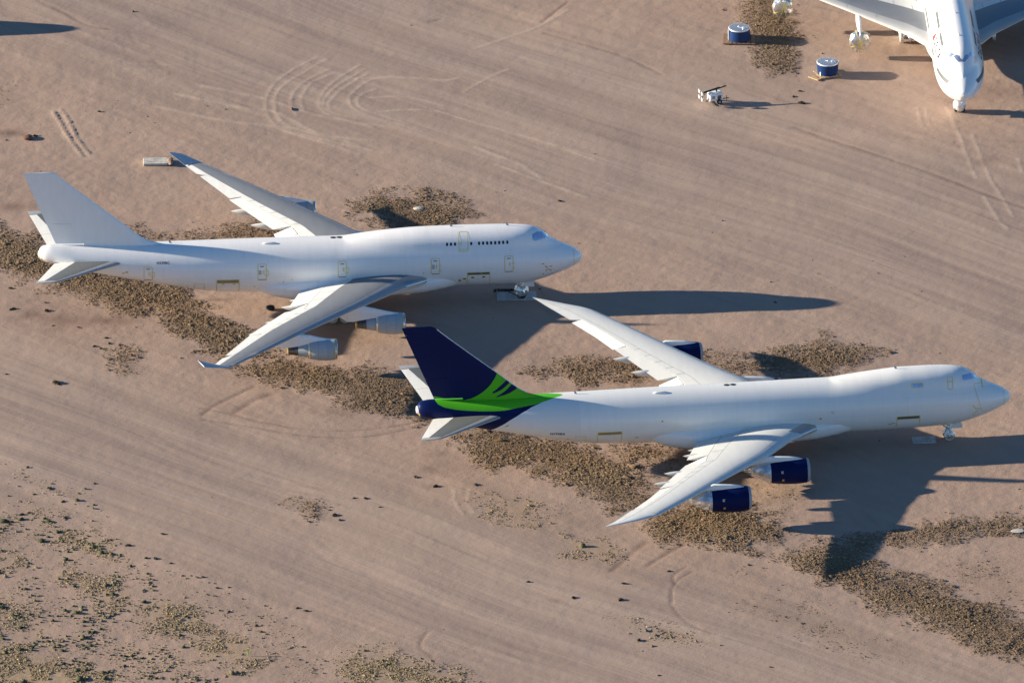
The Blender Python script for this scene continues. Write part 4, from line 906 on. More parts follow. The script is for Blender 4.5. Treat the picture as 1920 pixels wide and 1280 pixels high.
# livery limits (signed distances turned into colour by the material)
WZ = [(5.2, 65.35), (5.69, 64.88), (6.21, 64.2), (7.08, 62.98), (7.9, 61.46), (8.48, 60.02), (8.78, 58.71), (8.99, 57.13), (9.08, 55.5)]
GX = [(55, 8.95), (58.84, 8.75), (59.74, 8.63), (61.01, 8.51), (62.27, 8.38), (63.53, 8.23), (64.78, 8.19), (66.62, 8.24), (68.46, 8.36), (69.69, 8.49), (70.9, 8.73), (71.72, 9.08), (72.0, 9.4)]
NX = [(60, 19), (63.6, 14.0), (64.26, 12.48), (64.45, 12.08), (64.70, 11.69), (65.14, 11.04), (65.77, 10.40), (66.64, 9.77), (67.51, 9.35), (68.3, 9.19), (70.0, 9.37), (71.0, 9.57), (72.2, 9.87), (73, 10.0)]
S1 = [(62.6, 11.16, 11.75), (62.75, 11.10, 11.62), (63.21, 10.72, 11.42), (63.65, 10.38, 11.06), (64.52, 9.98, 10.33), (65.27, 9.80, 9.83)]
S2 = [(61.7, 10.3, 10.45), (61.84, 10.3, 10.5), (62.46, 9.95, 10.92), (62.65, 9.86, 10.72), (63.15, 9.68, 10.24), (63.9, 9.48, 9.74), (64.71, 9.30, 9.315)]
def body_attr(V):
    x = -V[:, 0]; z = V[:, 2]
    pa = x-np.interp(z, [a for a, b in WZ], [b for a, b in WZ]); gr = z-np.interp(x, [a for a, b in GX], [b for a, b in GX])
    return {'paint': pa*.6, 'green': gr}
def fin_attr(V):
    x = -V[:, 0]; z = V[:, 2]
    d = z-np.interp(x, [a for a, b in NX], [b for a, b in NX])
    for St in (S1, S2):
        X_ = [a for a, b, c in St]; lo = np.interp(x, X_, [b for a, b, c in St]); hi = np.interp(x, X_, [c for a, b, c in St])
        q = np.minimum(z-lo, hi-z); q = np.where(x > X_[-1], -1, q); d = np.maximum(d, q)
    return {'paint': np.ones(len(x)), 'green': -d}

build_airliner('parked_airliner', 4, (8.871, 14.064, 0), R(4.15), 'all white four engine airliner with grey engines, N539BC on its rear body', extras=extras_400, gear_style=4)
build_airliner('parked_airliner', 8, (61.829, -28.464, 0), R(7.382), 'long off-white freighter with navy and green tail and navy engines', livery_=dict(body=body_attr, fin=fin_attr), style='blue', extras=extras_8, gear_style=8)
build_airliner('parked_airliner', 4, P3[0], P3[1], 'white airliner facing the viewer with foil wrapped engines and DELTA lettering', style='wrapped', extras=extras_3, gear_style=3)
off = build_airliner('parked_airliner', 4, P4[0], P4[1], 'plain white airliner parked left of the view, only its nose shadow showing', gear_style=4)
off.scale = (.8, .8, .8)
# ---------------------------------------------------------------- ground
rng = np.random.default_rng(7)
_tab = {}
def vn(x, y, s, seed):
    if seed not in _tab: _tab[seed] = np.random.default_rng(seed).random((256, 256)).astype(np.float32)
    T = _tab[seed]; X = x/s; Y = y/s; i = np.floor(X).astype(int); j = np.floor(Y).astype(int); fx = X-i; fy = Y-j
    fx = fx*fx*(3-2*fx); fy = fy*fy*(3-2*fy); i &= 255; j &= 255; i1 = (i+1) & 255; j1 = (j+1) & 255
    return (T[i, j]*(1-fx)+T[i1, j]*fx)*(1-fy)+(T[i, j1]*(1-fx)+T[i1, j1]*fx)*fy
def fbm(x, y, s, seed, o=4, g=.5):
    a = 0; k = 1; t = 0
    for q in range(o): a = a+vn(x+q*17.3, y-q*9.1, s*.5**q, seed+q)*k; t += k; k *= g
    return a/t
def inpoly(x, y, P):
    c = np.zeros(x.shape, bool); n = len(P)
    for a in range(n):
        x0, y0 = P[a]; x1, y1 = P[(a+1) % n]
        if y0 == y1: continue
        c ^= ((y0 > y) != (y1 > y)) & (x < (x1-x0)*(y-y0)/(y1-y0)+x0)
    return c
def dpoly(x, y, P, closed=False):
    d = np.full(x.shape, 1e9); Q = list(P)+([P[0]] if closed else [])
    for (x0, y0), (x1, y1) in zip(Q[:-1], Q[1:]):
        dx, dy = x1-x0, y1-y0; L = dx*dx+dy*dy+1e-9; t = np.clip(((x-x0)*dx+(y-y0)*dy)/L, 0, 1)
        d = np.minimum(d, np.hypot(x-x0-t*dx, y-y0-t*dy))
    return d
def smooth_line(P, n=6):
    out = []
    for i in range(len(P)-1):
        p0 = P[max(0, i-1)]; p1 = P[i]; p2 = P[i+1]; p3 = P[min(len(P)-1, i+2)]
        for k in range(n):
            t = k/n; out.append(tuple(.5*((2*p1[c])+(-p0[c]+p2[c])*t+(2*p0[c]-5*p1[c]+4*p2[c]-p3[c])*t*t+(-p0[c]+3*p1[c]-3*p2[c]+p3[c])*t**3) for c in (0, 1)))
    out.append(P[-1]); return out
def dense(x, y, P, dens, ragged=1.6, soft=3.6):
    """0..1 cover of a ragged scrub bed"""
    m = np.zeros(x.shape, np.float32); X = [p[0] for p in P]; Y = [p[1] for p in P]
    k = (x > min(X)-6) & (x < max(X)+6) & (y > min(Y)-9) & (y < max(Y)+9)
    if not k.any(): return m
    xx, yy = x[k], y[k]; d = dpoly(xx, yy*.6, [(a, b*.6) for a, b in P], True); s = np.where(inpoly(xx, yy, P), d, -d)
    w = (fbm(xx, yy, 3.0, 31, 4, .6)-.5)*ragged*3.2
    m[k] = np.clip((s+w+1.2)/soft, 0, 1); return m
def axis(lo, hi, st, far):
    a = np.arange(lo, hi+st/2, st); g = [st*1.5]
    while sum(g) < far: g.append(g[-1]*1.35)
    c = np.cumsum(g); return np.concatenate([(lo-c)[::-1], a, hi+c])
gx = axis(-74, 76, .26, 6000); gy = axis(-106, 114, .34, 6000)
X, Y = np.meshgrid(gx, gy, indexing='ij'); x = X.ravel(); y = Y.ravel()
cover = np.zeros(x.shape, np.float32)
for (lab, den, P) in PATCHES:
    c_ = dense(x, y, P, den); cover = np.maximum(cover, c_*(.35+.65*den if den > .3 else den*1.6))
gcover = np.zeros(x.shape, np.float32)
for (P, a, b) in GRASSES: gcover = np.maximum(gcover, dense(x, y, P, a, 1.8)*a)
pale = np.zeros(x.shape, np.float32); darkl = np.zeros(x.shape, np.float32); rise = np.zeros(x.shape, np.float32)
for (kind, w, P) in LINES:
    Q = smooth_line(P) if len(P) > 2 else P
    XX = [p[0] for p in Q]; YY = [p[1] for p in Q]; k = (x > min(XX)-3) & (x < max(XX)+3) & (y > min(YY)-3) & (y < max(YY)+3)
    d = dpoly(x[k], y[k], Q); f = np.exp(-(d/(w*(.40 if kind == 'p' else .55)))**2); br = np.clip(vn(x[k], y[k], 1.6, 90)*1.5+.1, 0, 1)
    if kind == 'p': pale[k] = np.maximum(pale[k], f*br); rise[k] += f*.03
    elif kind == 'd': darkl[k] = np.maximum(darkl[k], f*br*.8); rise[k] -= f*.05
    elif kind == 's': pale[k] = np.maximum(pale[k], np.clip((w-d)/.3, 0, 1)*.45)
    else: darkl[k] = np.maximum(darkl[k], f*.75); rise[k] += f*.12*(vn(x[k], y[k], .5, 91)+.4)
# stray paired tyre marks crossing the lanes
tr = random.Random(12)
for q_ in range(26):
    cx, cy = tr.uniform(-60, 62), tr.uniform(-95, 105); an = R(-40+tr.gauss(0, 22)); L_ = tr.uniform(18, 55); cv = tr.uniform(-.012, .012); st = tr.uniform(.25, .6); kd = tr.random() < .5
    for o_ in (-.95, .95):
        Q = []
        for k_ in range(14):
            s_ = (k_/13-.5)*L_; a_ = an+cv*s_; Q.append((cx+math.cos(a_)*s_-math.sin(a_)*o_, cy+math.sin(a_)*s_+math.cos(a_)*o_))
        XX = [p[0] for p in Q]; YY = [p[1] for p in Q]; k = (x > min(XX)-2) & (x < max(XX)+2) & (y > min(YY)-2) & (y < max(YY)+2)
        dd = dpoly(x[k], y[k], Q); f = np.exp(-(dd/.26)**2)*np.clip(vn(x[k], y[k], 3.5, 95)*2-.45, 0, 1)*st
        if kd: pale[k] = np.maximum(pale[k], f)
        else: darkl[k] = np.maximum(darkl[k], f*.8)
        rise[k] -= f*.04
stain = np.zeros(x.shape, np.float32); tone = np.zeros(x.shape, np.float32)
for (cx, cy, rx, ry, s) in STAINS:
    q = ((x-cx)/rx)**2+((y-cy)/ry)**2; stain = np.maximum(stain, np.exp(-q*1.3)*s*np.clip(fbm(x, y, 3.0, 44, 3)*2.6-.1, 0, 1.25))
for (cx, cy, rx, ry, s) in TONES: tone += s*np.exp(-(((x-cx)/rx)**2+((y-cy)/ry)**2))
near = ((np.abs(x) < 90) & (np.abs(y) < 125)).astype(np.float32)
rough = fbm(x, y, 1.1, 61, 4, .55)-.5
bare = 1-np.clip(cover+gcover, 0, 1)
# travelled lanes: smoother, with long parallel ruts
ca, sa = math.cos(R(40)), math.sin(R(40))
def lanes(x, y):
    bend = 9*np.sin(y/70.)+4*np.sin(x/45.+1)
    return (x*sa+y*ca)+bend*.35+(vn(x, y, 38, 70)-.5)*4.0+(vn(x, y, 14, 71)-.5)*.4, x*ca-y*sa
cr, al = lanes(x, y)
lane = np.clip(np.exp(-((cr-62)/26.)**2)*1.15+np.exp(-((cr+58)/21.)**2)*1.1+.12, 0, 1)*bare
rut = (vn(cr*1.0, al*.035, .62, 80)-.5)*.6+(vn(cr, al*.02, 1.7, 81)-.5)
h = near*(rough*(.045+.05*(1-lane))*bare+rut*.035*lane+cover*(.02+.20*(fbm(x, y, 1.3, 51, 4, .6)))+gcover*.05*fbm(x, y, .8, 52, 3)+rise-.16*0+(vn(x, y, 6, 63)-.5)*.10+(vn(x, y, 14, 64)-.5)*.14)
h = h-near*.10
# keep the parking stands level under wheels and plates
flat = np.zeros(x.shape, np.float32)
for (cx, cy, r_) in FLATS: flat = np.maximum(flat, np.clip(1.4-np.hypot(x-cx, y-cy)/r_, 0, 1))
h = h*(1-flat)-.015*flat
nx_, ny_ = len(gx), len(gy)
idx = np.arange(nx_*ny_).reshape(nx_, ny_)
F = np.stack([idx[:-1, :-1], idx[1:, :-1], idx[1:, 1:], idx[:-1, 1:]], -1).reshape(-1, 4)

def ground_material():
    m, n, l, p = newmat('desert_dirt')
    p.inputs['Roughness'].default_value = .93; p.inputs['Specular IOR Level'].default_value = .15
    tc = n.new('ShaderNodeTexCoord')
    def att(nm): a = n.new('ShaderNodeAttribute'); a.attribute_name = nm; return a.outputs['Fac']
    def math_(op, a, b=None, c=None):
        x_ = n.new('ShaderNodeMath'); x_.operation = op
        for i, q in enumerate((a, b, c)):
            if q is None: continue
            if isinstance(q, (int, float)): x_.inputs[i].default_value = q
            else: l.new(q, x_.inputs[i])
        return x_.outputs[0]
    def noise(vec, s, d=6, ro=.6, dist=0):
        q = n.new('ShaderNodeTexNoise'); q.inputs['Scale'].default_value = s; q.inputs['Detail'].default_value = d; q.inputs['Roughness'].default_value = ro; q.inputs['Distortion'].default_value = dist
        l.new(vec, q.inputs['Vector']); return q.outputs[0]
    def mapv(scale, rot=0):
        q = n.new('ShaderNodeMapping'); q.inputs['Scale'].default_value = scale; q.inputs['Rotation'].default_value = (0, 0, rot); l.new(tc.outputs['Object'], q.inputs[0]); return q.outputs[0]
    def mix(f, a, b, mode='MIX'):
        x_ = n.new('ShaderNodeMix'); x_.data_type = 'RGBA'; x_.blend_type = mode
        if isinstance(f, (int, float)): x_.inputs[0].default_value = f
        else: l.new(f, x_.inputs[0])
        for s, q in ((6, a), (7, b)):
            if isinstance(q, tuple): x_.inputs[s].default_value = (*q, 1)
            else: l.new(q, x_.inputs[s])
        return x_.outputs[2]
    def mr(v, a, b, c=0., d=1.):
        q = n.new('ShaderNodeMapRange'); q.inputs[1].default_value = a; q.inputs[2].default_value = b; q.inputs[3].default_value = c; q.inputs[4].default_value = d; l.new(v, q.inputs[0]); return q.outputs[0]
    ob = tc.outputs['Object']
    big = noise(ob, .035, 5, .55); mid = noise(ob, .35, 6, .6); fine = noise(ob, 3.5, 6, .65)
    # ruts follow a curved coordinate stored on the mesh
    cb = n.new('ShaderNodeCombineXYZ'); l.new(att('cross'), cb.inputs[0]); l.new(att('along'), cb.inputs[1])
    def rmap(sx, sy):
        q = n.new('ShaderNodeMapping'); q.inputs['Scale'].default_value = (sx, sy, 1); l.new(cb.outputs[0], q.inputs[0]); return q.outputs[0]
    rut1 = noise(rmap(.8, .022), 1.0, 5, .58); rut2 = noise(rmap(3.4, .03), 1.0, 3, .6); rut3 = noise(rmap(.28, .010), 1.0, 3, .5)
    tread = noise(rmap(.9, 2.6), 1.0, 3, .6)
    lane_ = att('lane')
    A = (.366, .260, .203); B = (.316, .227, .184); C = (.408, .284, .209)
    col = mix(mr(big, .38, .62), A, B); col = mix(math_('MULTIPLY', mr(mid, .45, .75), .45), col, C)
    # compacted greyish lane
    col = mix(math_('MULTIPLY', lane_, .60), col, (.304, .237, .204))
    sr = math_('ADD', math_('MULTIPLY', mr(rut1, .3, .7, -1, 1), .60), math_('MULTIPLY', mr(rut2, .3, .7, -1, 1), .18))
    sr = math_('ADD', sr, math_('MULTIPLY', mr(rut3, .35, .65, -1, 1), .95))
    sr = math_('MULTIPLY', sr, math_('ADD', math_('MULTIPLY', lane_, .95), .16))
    lt = math_('MAXIMUM', sr, 0.0); dk = math_('MAXIMUM', math_('MULTIPLY', sr, -1.0), 0.0)
    col = mix(math_('MULTIPLY', lt, .32), col, (.43, .335, .275)); col = mix(math_('MULTIPLY', dk, .36), col, (.215, .165, .143))
    # fine grain
    col = mix(math_('MULTIPLY', mr(fine, .42, .30), .35), col, (.22, .165, .13)); col = mix(math_('MULTIPLY', mr(fine, .6, .75), .35), col, (.47, .37, .29))
    sp = noise(ob, 9.0, 3, .7); col = mix(math_('MULTIPLY', mr(sp, .66, .74), .45), col, (.15, .115, .09))
    to = att('tone')
    col = mix(mr(to, 0, 1, 0, .55), col, (.46, .33, .245)); col = mix(mr(to, 0, -1, 0, .6), col, (.25, .20, .187))
    col = mix(math_('MULTIPLY', att('pale'), .52), col, (.50, .40, .32))
    col = mix(math_('MULTIPLY', att('darkl'), .75), col, (.17, .11, .085))
    col = mix(att('stain'), col, (.135, .085, .07))
    sc = mix(mr(noise(ob, 1.4, 6, .7), .35, .65), (.17, .118, .075), (.27, .19, .125))
    col = mix(math_('MULTIPLY', att('cover'), .8), col, sc)
    gc = mix(mr(noise(ob, 1.1, 6, .7), .35, .65), (.27, .20, .11), (.36, .275, .17)); col = mix(math_('MULTIPLY', att('gcover'), .55), col, gc)
    l.new(col, p.inputs['Base Color'])
    b1 = n.new('ShaderNodeBump'); b1.inputs['Strength'].default_value = .7; b1.inputs['Distance'].default_value = .075
    f2 = noise(ob, 1.7, 8, .68); f3 = noise(ob, 7.0, 5, .65)
    hs = math_('ADD', f2, math_('MULTIPLY', f3, .28))
    hs = math_('MULTIPLY', hs, mr(lane_, 0, 1, 1.0, .5))
    hs = math_('ADD', hs, math_('MULTIPLY', math_('MULTIPLY', sr, .55), .42)); hs = math_('ADD', hs, math_('MULTIPLY', math_('MULTIPLY', tread, lane_), .30))
    l.new(hs, b1.inputs['Height']); l.new(b1.outputs[0], p.inputs['Normal'])
    return m
gm = mesh_np('ground', np.stack([x, y, h], -1), F, True, [ground_material()], None,
             {'cover': cover, 'gcover': gcover, 'pale': pale, 'darkl': darkl, 'stain': stain, 'tone': tone*near, 'lane': lane, 'cross': cr, 'along': al})
go = link('ground', gm); go['kind'] = 'structure'
Hgrid = h.reshape(nx_, ny_)
def gh(px, py):
    i = np.clip(np.searchsorted(gx, px)-1, 0, nx_-2); j = np.clip(np.searchsorted(gy, py)-1, 0, ny_-2)
    fx = (px-gx[i])/(gx[i+1]-gx[i]); fy = (py-gy[j])/(gy[j+1]-gy[j])
    return (Hgrid[i, j]*(1-fx)+Hgrid[i+1, j]*fx)*(1-fy)+(Hgrid[i, j+1]*(1-fx)+Hgrid[i+1, j+1]*fx)*fy

# ---------------------------------------------------------------- scrub: many small clods and tufts, one object a bed
def veg_mat(name, c1, c2, c3):
    m, n, l, p = newmat(name); p.inputs['Roughness'].default_value = .95; p.inputs['Specular IOR Level'].default_value = .1
    a = n.new('ShaderNodeAttribute'); a.attribute_name = 'tint'
    rp = n.new('ShaderNodeValToRGB'); e = rp.color_ramp.elements; e[0].color = (*c1, 1); e[1].color = (*c3, 1); q = e.new(.5); q.color = (*c2, 1)
    l.new(a.outputs['Fac'], rp.inputs[0]); l.new(rp.outputs[0], p.inputs['Base Color'])
    tc = n.new('ShaderNodeTexCoord'); z = n.new('ShaderNodeTexNoise'); z.inputs['Scale'].default_value = 9; z.inputs['Detail'].default_value = 5; l.new(tc.outputs['Object'], z.inputs['Vector'])
    b = n.new('ShaderNodeBump'); b.inputs['Strength'].default_value = .9; b.inputs['Distance'].default_value = .08; l.new(z.outputs[0], b.inputs['Height']); l.new(b.outputs[0], p.inputs['Normal'])
    return m
MT = veg_mat('tan_grass', (.20, .15, .085), (.33, .25, .145), (.42, .33, .20))
MV = veg_mat('dry_scrub', (.165, .115, .074), (.225, .158, .098), (.29, .207, .13))
MG = veg_mat('green_scrub', (.04, .052, .028), (.085, .088, .048), (.22, .18, .10))
MS = veg_mat('dark_shrub', (.04, .038, .028), (.075, .07, .045), (.15, .12, .075))
def ico(sub):
    import bmesh
    bm = bmesh.new(); bmesh.ops.create_icosphere(bm, subdivisions=sub, radius=1); v = np.array([q.co[:] for q in bm.verts]); f = np.array([[a.index for a in q.verts] for q in bm.faces]); bm.free(); return v, f
IC = {1: ico(1), 2: ico(2), 0: (np.array([(1, 0, 0), (-.5, .87, 0), (-.5, -.87, 0), (.3, .2, .9), (-.25, -.35, .8)], float), np.array([(0, 1, 3), (1, 2, 4), (2, 0, 4), (0, 3, 4), (1, 4, 3)]))}
def clods(name, pts, rad, tint, mat, sub=2, flatz=.75, seed=1, jag=.35):
    r_ = np.random.default_rng(seed); V0, F0 = IC[sub]; n = len(pts); nv = len(V0)
    a = r_.uniform(0, 2*np.pi, n); ca_, sa_ = np.cos(a), np.sin(a); sx = r_.uniform(.7, 1.35, n); sy = r_.uniform(.55, 1.0, n); sz = r_.uniform(.6, 1.15, n)*flatz
    V = np.repeat(V0[None], n, 0)*(1+r_.uniform(-jag, jag, (n, nv, 1)))
    vx, vy, vz = V[..., 0]*sx[:, None], V[..., 1]*sy[:, None], V[..., 2]*sz[:, None]
    wx = vx*ca_[:, None]-vy*sa_[:, None]; wy = vx*sa_[:, None]+vy*ca_[:, None]
    P = np.stack([wx*rad[:, None]+pts[:, 0:1], wy*rad[:, None]+pts[:, 1:2], vz*rad[:, None]+(pts[:, 2]+rad*.22)[:, None]], -1).reshape(-1, 3)
    Fc = (F0[None]+(np.arange(n)*nv)[:, None, None]).reshape(-1, 3)
    return mesh_np(name, P, Fc, True, [mat], None, {'tint': np.repeat(np.clip(tint, 0, 1), nv)})
def scatter(P, per_m2, cfun, seed):
    r_ = np.random.default_rng(seed); Xs = [p[0] for p in P]; Ys = [p[1] for p in P]
    x0, x1, y0, y1 = min(Xs)-2.5, max(Xs)+2.5, min(Ys)-4, max(Ys)+4; n = int((x1-x0)*(y1-y0)*per_m2)
    px, py = r_.uniform(x0, x1, n), r_.uniform(y0, y1, n); c_ = cfun(px, py); k = r_.random(n) < c_
    return px[k], py[k], c_[k], r_
n_cl = 0
for i, (lab, den, P) in enumerate(PATCHES):
    def cf(a, b):
        c_ = dense(a, b, P, den); hole = np.clip((fbm(a, b, 4.5, 131, 3, .6)-.20)*6, .45, 1) if den > .3 else np.clip((fbm(a, b, 3.0, 137, 3, .6)-.46)*7, 0, 1)*1.5
        return c_*hole*den
    px, py, c_, r_ = scatter(P, 95.0 if den > .3 else 50.0, cf, 200+i)
    if len(px) == 0: continue
    rad = r_.lognormal(-2.48, .48, len(px))*(.75+.4*vn(px, py, 5, 140))*(1 if den > .3 else .8)
    tint = fbm(px, py, 7, 150, 3)*.9-.05+r_.normal(0, .13, len(px))
    mm = clods('scrub', np.stack([px, py, gh(px, py)], -1), rad, tint, MV, 0, .38, 300+i, .45)
    o = tag(link('scrub_bed', mm), lab, 'dry scrub', kind='stuff'); n_cl += len(px)
gp_t = []; gp_g = []
for i, (P, a, b) in enumerate(GRASSES):
    for lst, den, sd_ in ((gp_t, a, 400), (gp_g, b, 500)):
        def cf(u, w): return dense(u, w, P, 1, 1.8)*den*np.clip((fbm(u, w, 2.6, sd_, 3, .6)-(.40 if sd_ == 400 else .46))*7, 0, 1)
        px, py, c_, r_ = scatter(P, 60 if sd_ == 400 else 7.5, cf, sd_+i); lst.append(np.stack([px, py], -1))
gt = np.vstack(gp_t); gg = np.vstack(gp_g)
r_ = np.random.default_rng(5)
mm = clods('grass', np.stack([gt[:, 0], gt[:, 1], gh(gt[:, 0], gt[:, 1])], -1), r_.lognormal(-2.45, .4, len(gt)), .5+r_.normal(0, .22, len(gt)), MT, 0, .5, 6, .45)
tag(link('dry_grass', mm), 'low tan dry grass scattered over the lower left dirt', 'dry grass', kind='stuff')
mm = clods('plants', np.stack([gg[:, 0], gg[:, 1], gh(gg[:, 0], gg[:, 1])], -1), r_.lognormal(-2.15, .55, len(gg)), .45+r_.normal(0, .25, len(gg)), MG, 1, .5, 8, .45)
tag(link('ground_plants', mm), 'small dark green plants scattered over the lower left dirt', 'plants', kind='stuff')
# stray pebbles and clods over the bare dirt
n = 1100; px = r_.uniform(-72, 74, n); py = r_.uniform(-104, 112, n); k = r_.random(n) < np.clip((fbm(px, py, 16, 170, 3)-.42)*3.0, .04, 1)*(1-.75*np.clip(np.exp(-(((px*sa+py*ca)-62)/26.)**2)+np.exp(-(((px*sa+py*ca)+58)/21.)**2), 0, 1))
px, py = px[k], py[k]
mm = clods('stones', np.stack([px, py, gh(px, py)], -1), r_.lognormal(-2.5, .45, len(px)), .3+r_.normal(0, .3, len(px)), MS, 1, .6, 9, .3)
tag(link('loose_clods', mm), 'tiny dark clods and pebbles strewn over the open dirt', 'clods', kind='stuff')

# single shrubs: a mound of twigs with leaf sized faces
def shrub_mesh(seed, n=260):
    r_ = np.random.default_rng(seed); V = []; Fc = []; T = []
    for i in range(n):
        a = r_.uniform(0, 2*np.pi); e = r_.uniform(.05, 1.4); rr = r_.uniform(.45, 1.0)
        c_ = np.array([math.cos(a)*math.cos(e)*rr*1.1, math.sin(a)*math.cos(e)*rr*.8, math.sin(e)*rr*.75]); s = r_.uniform(.10, .24)
        d1 = r_.normal(0, 1, 3); d1 /= np.linalg.norm(d1); d2 = np.cross(d1, r_.normal(0, 1, 3)); d2 /= np.linalg.norm(d2); b = len(V)
        V += [c_-d1*s, c_+d2*s*.6, c_+d1*s, c_-d2*s*.6]; Fc.append((b, b+1, b+2, b+3)); T += [r_.uniform(0, 1)*.6+.4*rr]*4
    return mesh_np('shrub', V, Fc, False, [MS], None, {'tint': np.array(T)*.8})
SM = [shrub_mesh(900+i) for i in range(5)]
for i, (sx_, sy_, r0) in enumerate(SHRUBS):
    o = link('desert_shrub', SM[i % 5], None, (sx_, sy_, float(gh(np.array([sx_]), np.array([sy_]))[0])-.03)); o.rotation_euler = (0, 0, i*1.7); k = r0*.62; o.scale = (k*1.2, k, k*.95)
    tag(o, 'low dark shrub standing alone on the bare dirt', 'shrub', 'single low shrubs scattered on the dirt')

# ---------------------------------------------------------------- things on the ground
def tank_cover(loc, rz, label, tapered, seed, palrot):
    root = empty('inlet_cowl', (*loc, 0), rz, label, 'engine cowl', 'blue engine cowls standing on timber')
    r0, r1 = (1.46, 1.40) if not tapered else (1.28, 1.42); zb = .22; zt = 1.78
    mb = MB(); mb.lathe([(zb, r0), (zb+.5, (r0+r1)/2+.02), (zt-.12, r1)], 44, 'z'); b_ = link('shell', mb.mesh('shell', M['blue'], True), root)
    mb = MB(); mb.lathe([(zt-.12, r1+.004), (zt-.02, r1+.03), (zt+.04, r1-.06), (zt+.02, r1-.16)], 44, 'z'); link('rim', mb.mesh('rim', M['foilw'], True), root)
    rnd = random.Random(seed); mb = MB(); mb.lathe([(zt+.05, .02), (zt+.06, .5), (zt+.05, 1.0), (zt+.03, r1-.03)], 30, 'z'); m = mb.mesh('foil_lid', M['foil'])
    for v in m.vertices: v.co.z += rnd.uniform(-.007, .007)
    link('foil_lid', m, root)
    link('foil_scrap', crumple('foil_scrap', (.65, -.35, zt+.12), .34, .2, .1, seed, M['foilw'], .3, 2), root)
    mb = MB(); mb.box((-r0-.0, -.35, .9), (.07, .2, 1.5), rz=.2); link('strap', mb.mesh('strap', M['foilw']), root)
    mb = MB()
    for k in range(7): mb.box((-1.8+k*.6, 0, .16), (.5, 3.3, .05), rz=0)
    for k in (-1.45, 0, 1.45): mb.box((0, k, .065), (4.1, .2, .12))
    p_ = tag(link('timber_pallet', mb.mesh('pallet', M['wood']), None, (*loc, 0)), 'brown timber pallet under the '+('nearer tapered' if tapered else 'farther')+' blue cowl', 'pallet', 'pallets under the blue cowls'); p_.rotation_euler = (0, 0, palrot)
    if tapered:
        p_.scale = (.72, .82, 1); p_.data.materials[0] = M['woodl']
tank_cover((29.8, 94.6), .1, 'farther blue engine cowl with foil lid, on a wide brown pallet', False, 3, -.03)
tank_cover((41.15, 83.4), .5, 'nearer blue engine cowl with foil lid, tapering down to pale timber', True, 4, .35)
mb = MB(); mb.box((0, 0, .07), (1.7, .28, .13)); mb.box((.1, .32, .07), (1.5, .22, .12))
o = tag(link('timber_block', mb.mesh('timber_block', M['woodl']), None, (39.3, 81.9, 0)), 'short pair of pale planks left of the nearer blue cowl', 'planks'); o.rotation_euler = (0, 0, -.75)

def light_tower(loc, rz):
    root = empty('light_tower', (*loc, 0), rz, 'white towable light tower with its mast folded flat', 'light tower')
    mb = MB(); mb.box((0, 0, .95), (1.75, 1.15, .85)); mb.box((0, 0, 1.44), (1.6, 1.0, .14), taper=.9); mb.box((0, 0, .5), (1.9, .9, .1)); link('engine_housing', mb.mesh('engine_housing', M['white']), root)
    mb = MB()
    for k in range(4): mb.box((-.55+.1*k, -.585, 1.0), (.05, .02, .4))
    link('vent_grille', mb.mesh('vent_grille', M['cover']), root); mb = MB()
    mb.box((.4, -.585, .95), (.5, .02, .5)); link('side_panel', mb.mesh('side_panel', M['cover']), root)
    for s in (-1, 1):
        mb = MB(); mb.lathe([(-.11, .12), (-.11, .3), (-.06, .36), (.06, .36), (.11, .3), (.11, .12)], 22, 'y', cap=True); w = link('wheel', mb.mesh('wheel', M['tyre'], True, 35), root, (.35, .72*s, .36))
        mb = MB(); mb.lathe([(-.12, .02), (-.12, .17), (.12, .17), (.12, .02)], 16, 'y'); link('rim', mb.mesh('rim', M['ltgrey']), w)
    mb = MB(); mb.box((0, 0, .38), (2.6, .1, .1)); mb.tube((.9, 0, .4), (1.9, 0, .42), .05); mb.tube((1.6, 0, 0), (1.6, 0, .8), .035); mb.tube((-.5, -1.0, .1), (-.5, 1.0, .1), .05); link('chassis', mb.mesh('chassis', M['blackm']), root)
    mb = MB(); mb.tube((-1.75, 0, 1.55), (1.55, 0, 2.15), .09, n=8); mb.tube((-1.7, 0, 1.68), (.6, 0, 2.12), .06, n=8); mb.box((.2, 0, 1.7), (.14, .2, .5)); mb.tube((-1.7, -.62, 1.6), (-1.7, .62, 1.6), .05, n=8); mb.tube((-1.7, 0, 1.6), (-1.75, 0, .8), .05, n=8); mb.tube((-1.75, -.55, .85), (-1.75, .55, .85), .04, n=8); mb.tube((1.2, 0, 2.1), (1.25, 0, 2.45), .04)
    link('mast', mb.mesh('mast', M['blackm'], True, 40), root)
    for (y_, z_) in ((-.5, 1.75), (.5, 1.75), (-.5, .95), (.5, .95)):
        mb = MB(); mb.lathe([(.12, .04), (.05, .2), (-.1, .3), (-.12, .3), (-.13, .02)], 18, c=(0, 0, 0)); link('lamp_head', mb.mesh('lamp_head', M['lamp'], True, 40), root, (-1.92, y_, z_))
light_tower((26.4, 74.3), R(20))

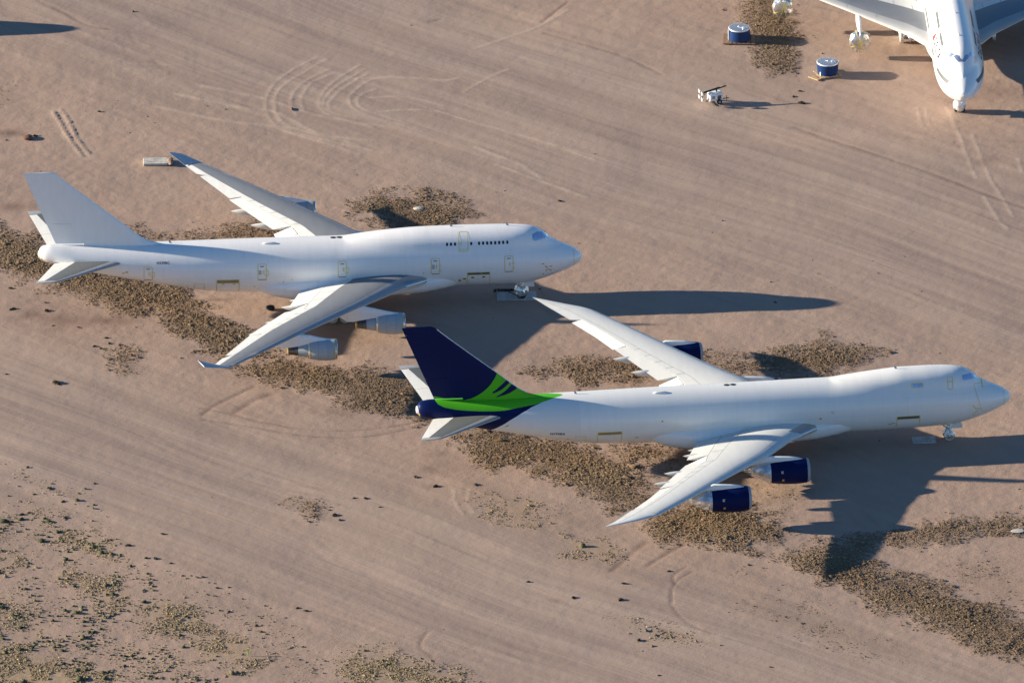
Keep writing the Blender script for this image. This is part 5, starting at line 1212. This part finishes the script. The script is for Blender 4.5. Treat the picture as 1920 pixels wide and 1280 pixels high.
def plate(name, loc, dims, rz, mat, label, cat, marks=True, seed=1):
    rnd = random.Random(seed); mb = MB(); mb.box((0, 0, dims[2]/2), dims)
    m = mb.mesh(name, mat); import bmesh
    bm = bmesh.new(); bm.from_mesh(m); bmesh.ops.bevel(bm, geom=list(bm.edges), offset=.02, segments=1, affect='EDGES'); bm.to_mesh(m); bm.free()
    o = tag(link(name, m, None, loc), label, cat); o.rotation_euler = (0, 0, rz)
    mb = MB()
    if marks:
        for k in range(7): mb.box((rnd.uniform(-.35, .35)*dims[0], rnd.uniform(-.3, .3)*dims[1], dims[2]+.004), (dims[0]*rnd.uniform(.15, .4), .07, .004), rz=rnd.uniform(-.3, .3))
        link('scuff_mark', mb.mesh('scuff_mark', M['line']), o)
    return o
plate('ground_plate', (.6, 13.7, .0), (5.0, 2.6, .10), R(2), M['steel'], 'grey steel plate under the white airliner nose wheels', 'steel plate', False)
plate('ground_plate', (51.1, -29.9, .0), (2.9, 2.0, .08), R(4), M['steel'], 'small grey plate behind the freighter nose wheels', 'steel plate', True, 5)
plate('concrete_slab', (-45.8, 55.6, .0), (3.1, 1.9, .32), R(3), M['concrete'], 'pale rectangular slab beyond the white far wing tip', 'slab', True, 7)
o = tag(link('slab_rubble', crumple('rubble', (0, 0, .2), .45, 1.1, .3, 4, M['concrete'], .3, 2), None, (-43.9, 55.6, 0)), 'dirt heap at the right end of the pale slab', 'rubble'); o.data.materials[0] = M['dirt']
mb = MB()
for k in range(9): mb.box((-1.9+k*.42, .1*(k % 2), .16+.02*(k % 3)), (.3, .32, .22), rz=.2*k)
mb.tube((-2.1, 0, .3), (1.9, .1, .3), .06); mb.tube((-.5, -.2, .25), (.9, -1.5, .12), .06)
tag(link('chain_heap', mb.mesh('chain_heap', M['blackm']), None, (-.2, 15.2, 0)), 'dark towing gear lying behind the white airliner nose wheels', 'towing gear')
for (nm, loc, s, mat, lab, cat) in (('white_rock', (-11.9, 40.8), (.7, .5, .18), 'concrete', 'pale rock in the scrub island beyond the white nose', 'rock'),
        ('white_sheet', (62.0, -56.4), (.9, .6, .06), 'concrete', 'pale broken slab at the right edge of the scrub', 'slab'),
        ('discarded_tyre', (-30.5, 10.1), (.62, .5, .35), 'tyre', 'dark discarded lump beside the white airliner belly', 'tyre'),
        ('brown_rubble', (-62.4, 63.5), (.7, .7, .3), 'rust', 'reddish brown rubble lump near the left edge', 'rubble'),
        ('dark_debris', (-28.4, 72.6), (.16, .5, .1), 'rust', 'dark strip of debris inside the curved tyre marks', 'debris')):
    o = tag(link(nm, crumple(nm, (0, 0, s[2]*.5), *s, 17, M[mat], .25, 2), None, (*loc, 0)), lab, cat)
mb = MB(); mb.tube((0, 0, 0), (0, 0, .6), .05); mk = tag(link('marker_post', mb.mesh('marker_post', M['green']), None, (-32.0, -91.1, 0)), 'thin post with a yellow top among the lower left plants', 'marker post')
mb = MB(); mb.box((0, 0, .75), (.18, .18, .35)); link('yellow_cap', mb.mesh('yellow_cap', M['yellow']), mk)
print('clods', n_cl, len(gt), len(gg))
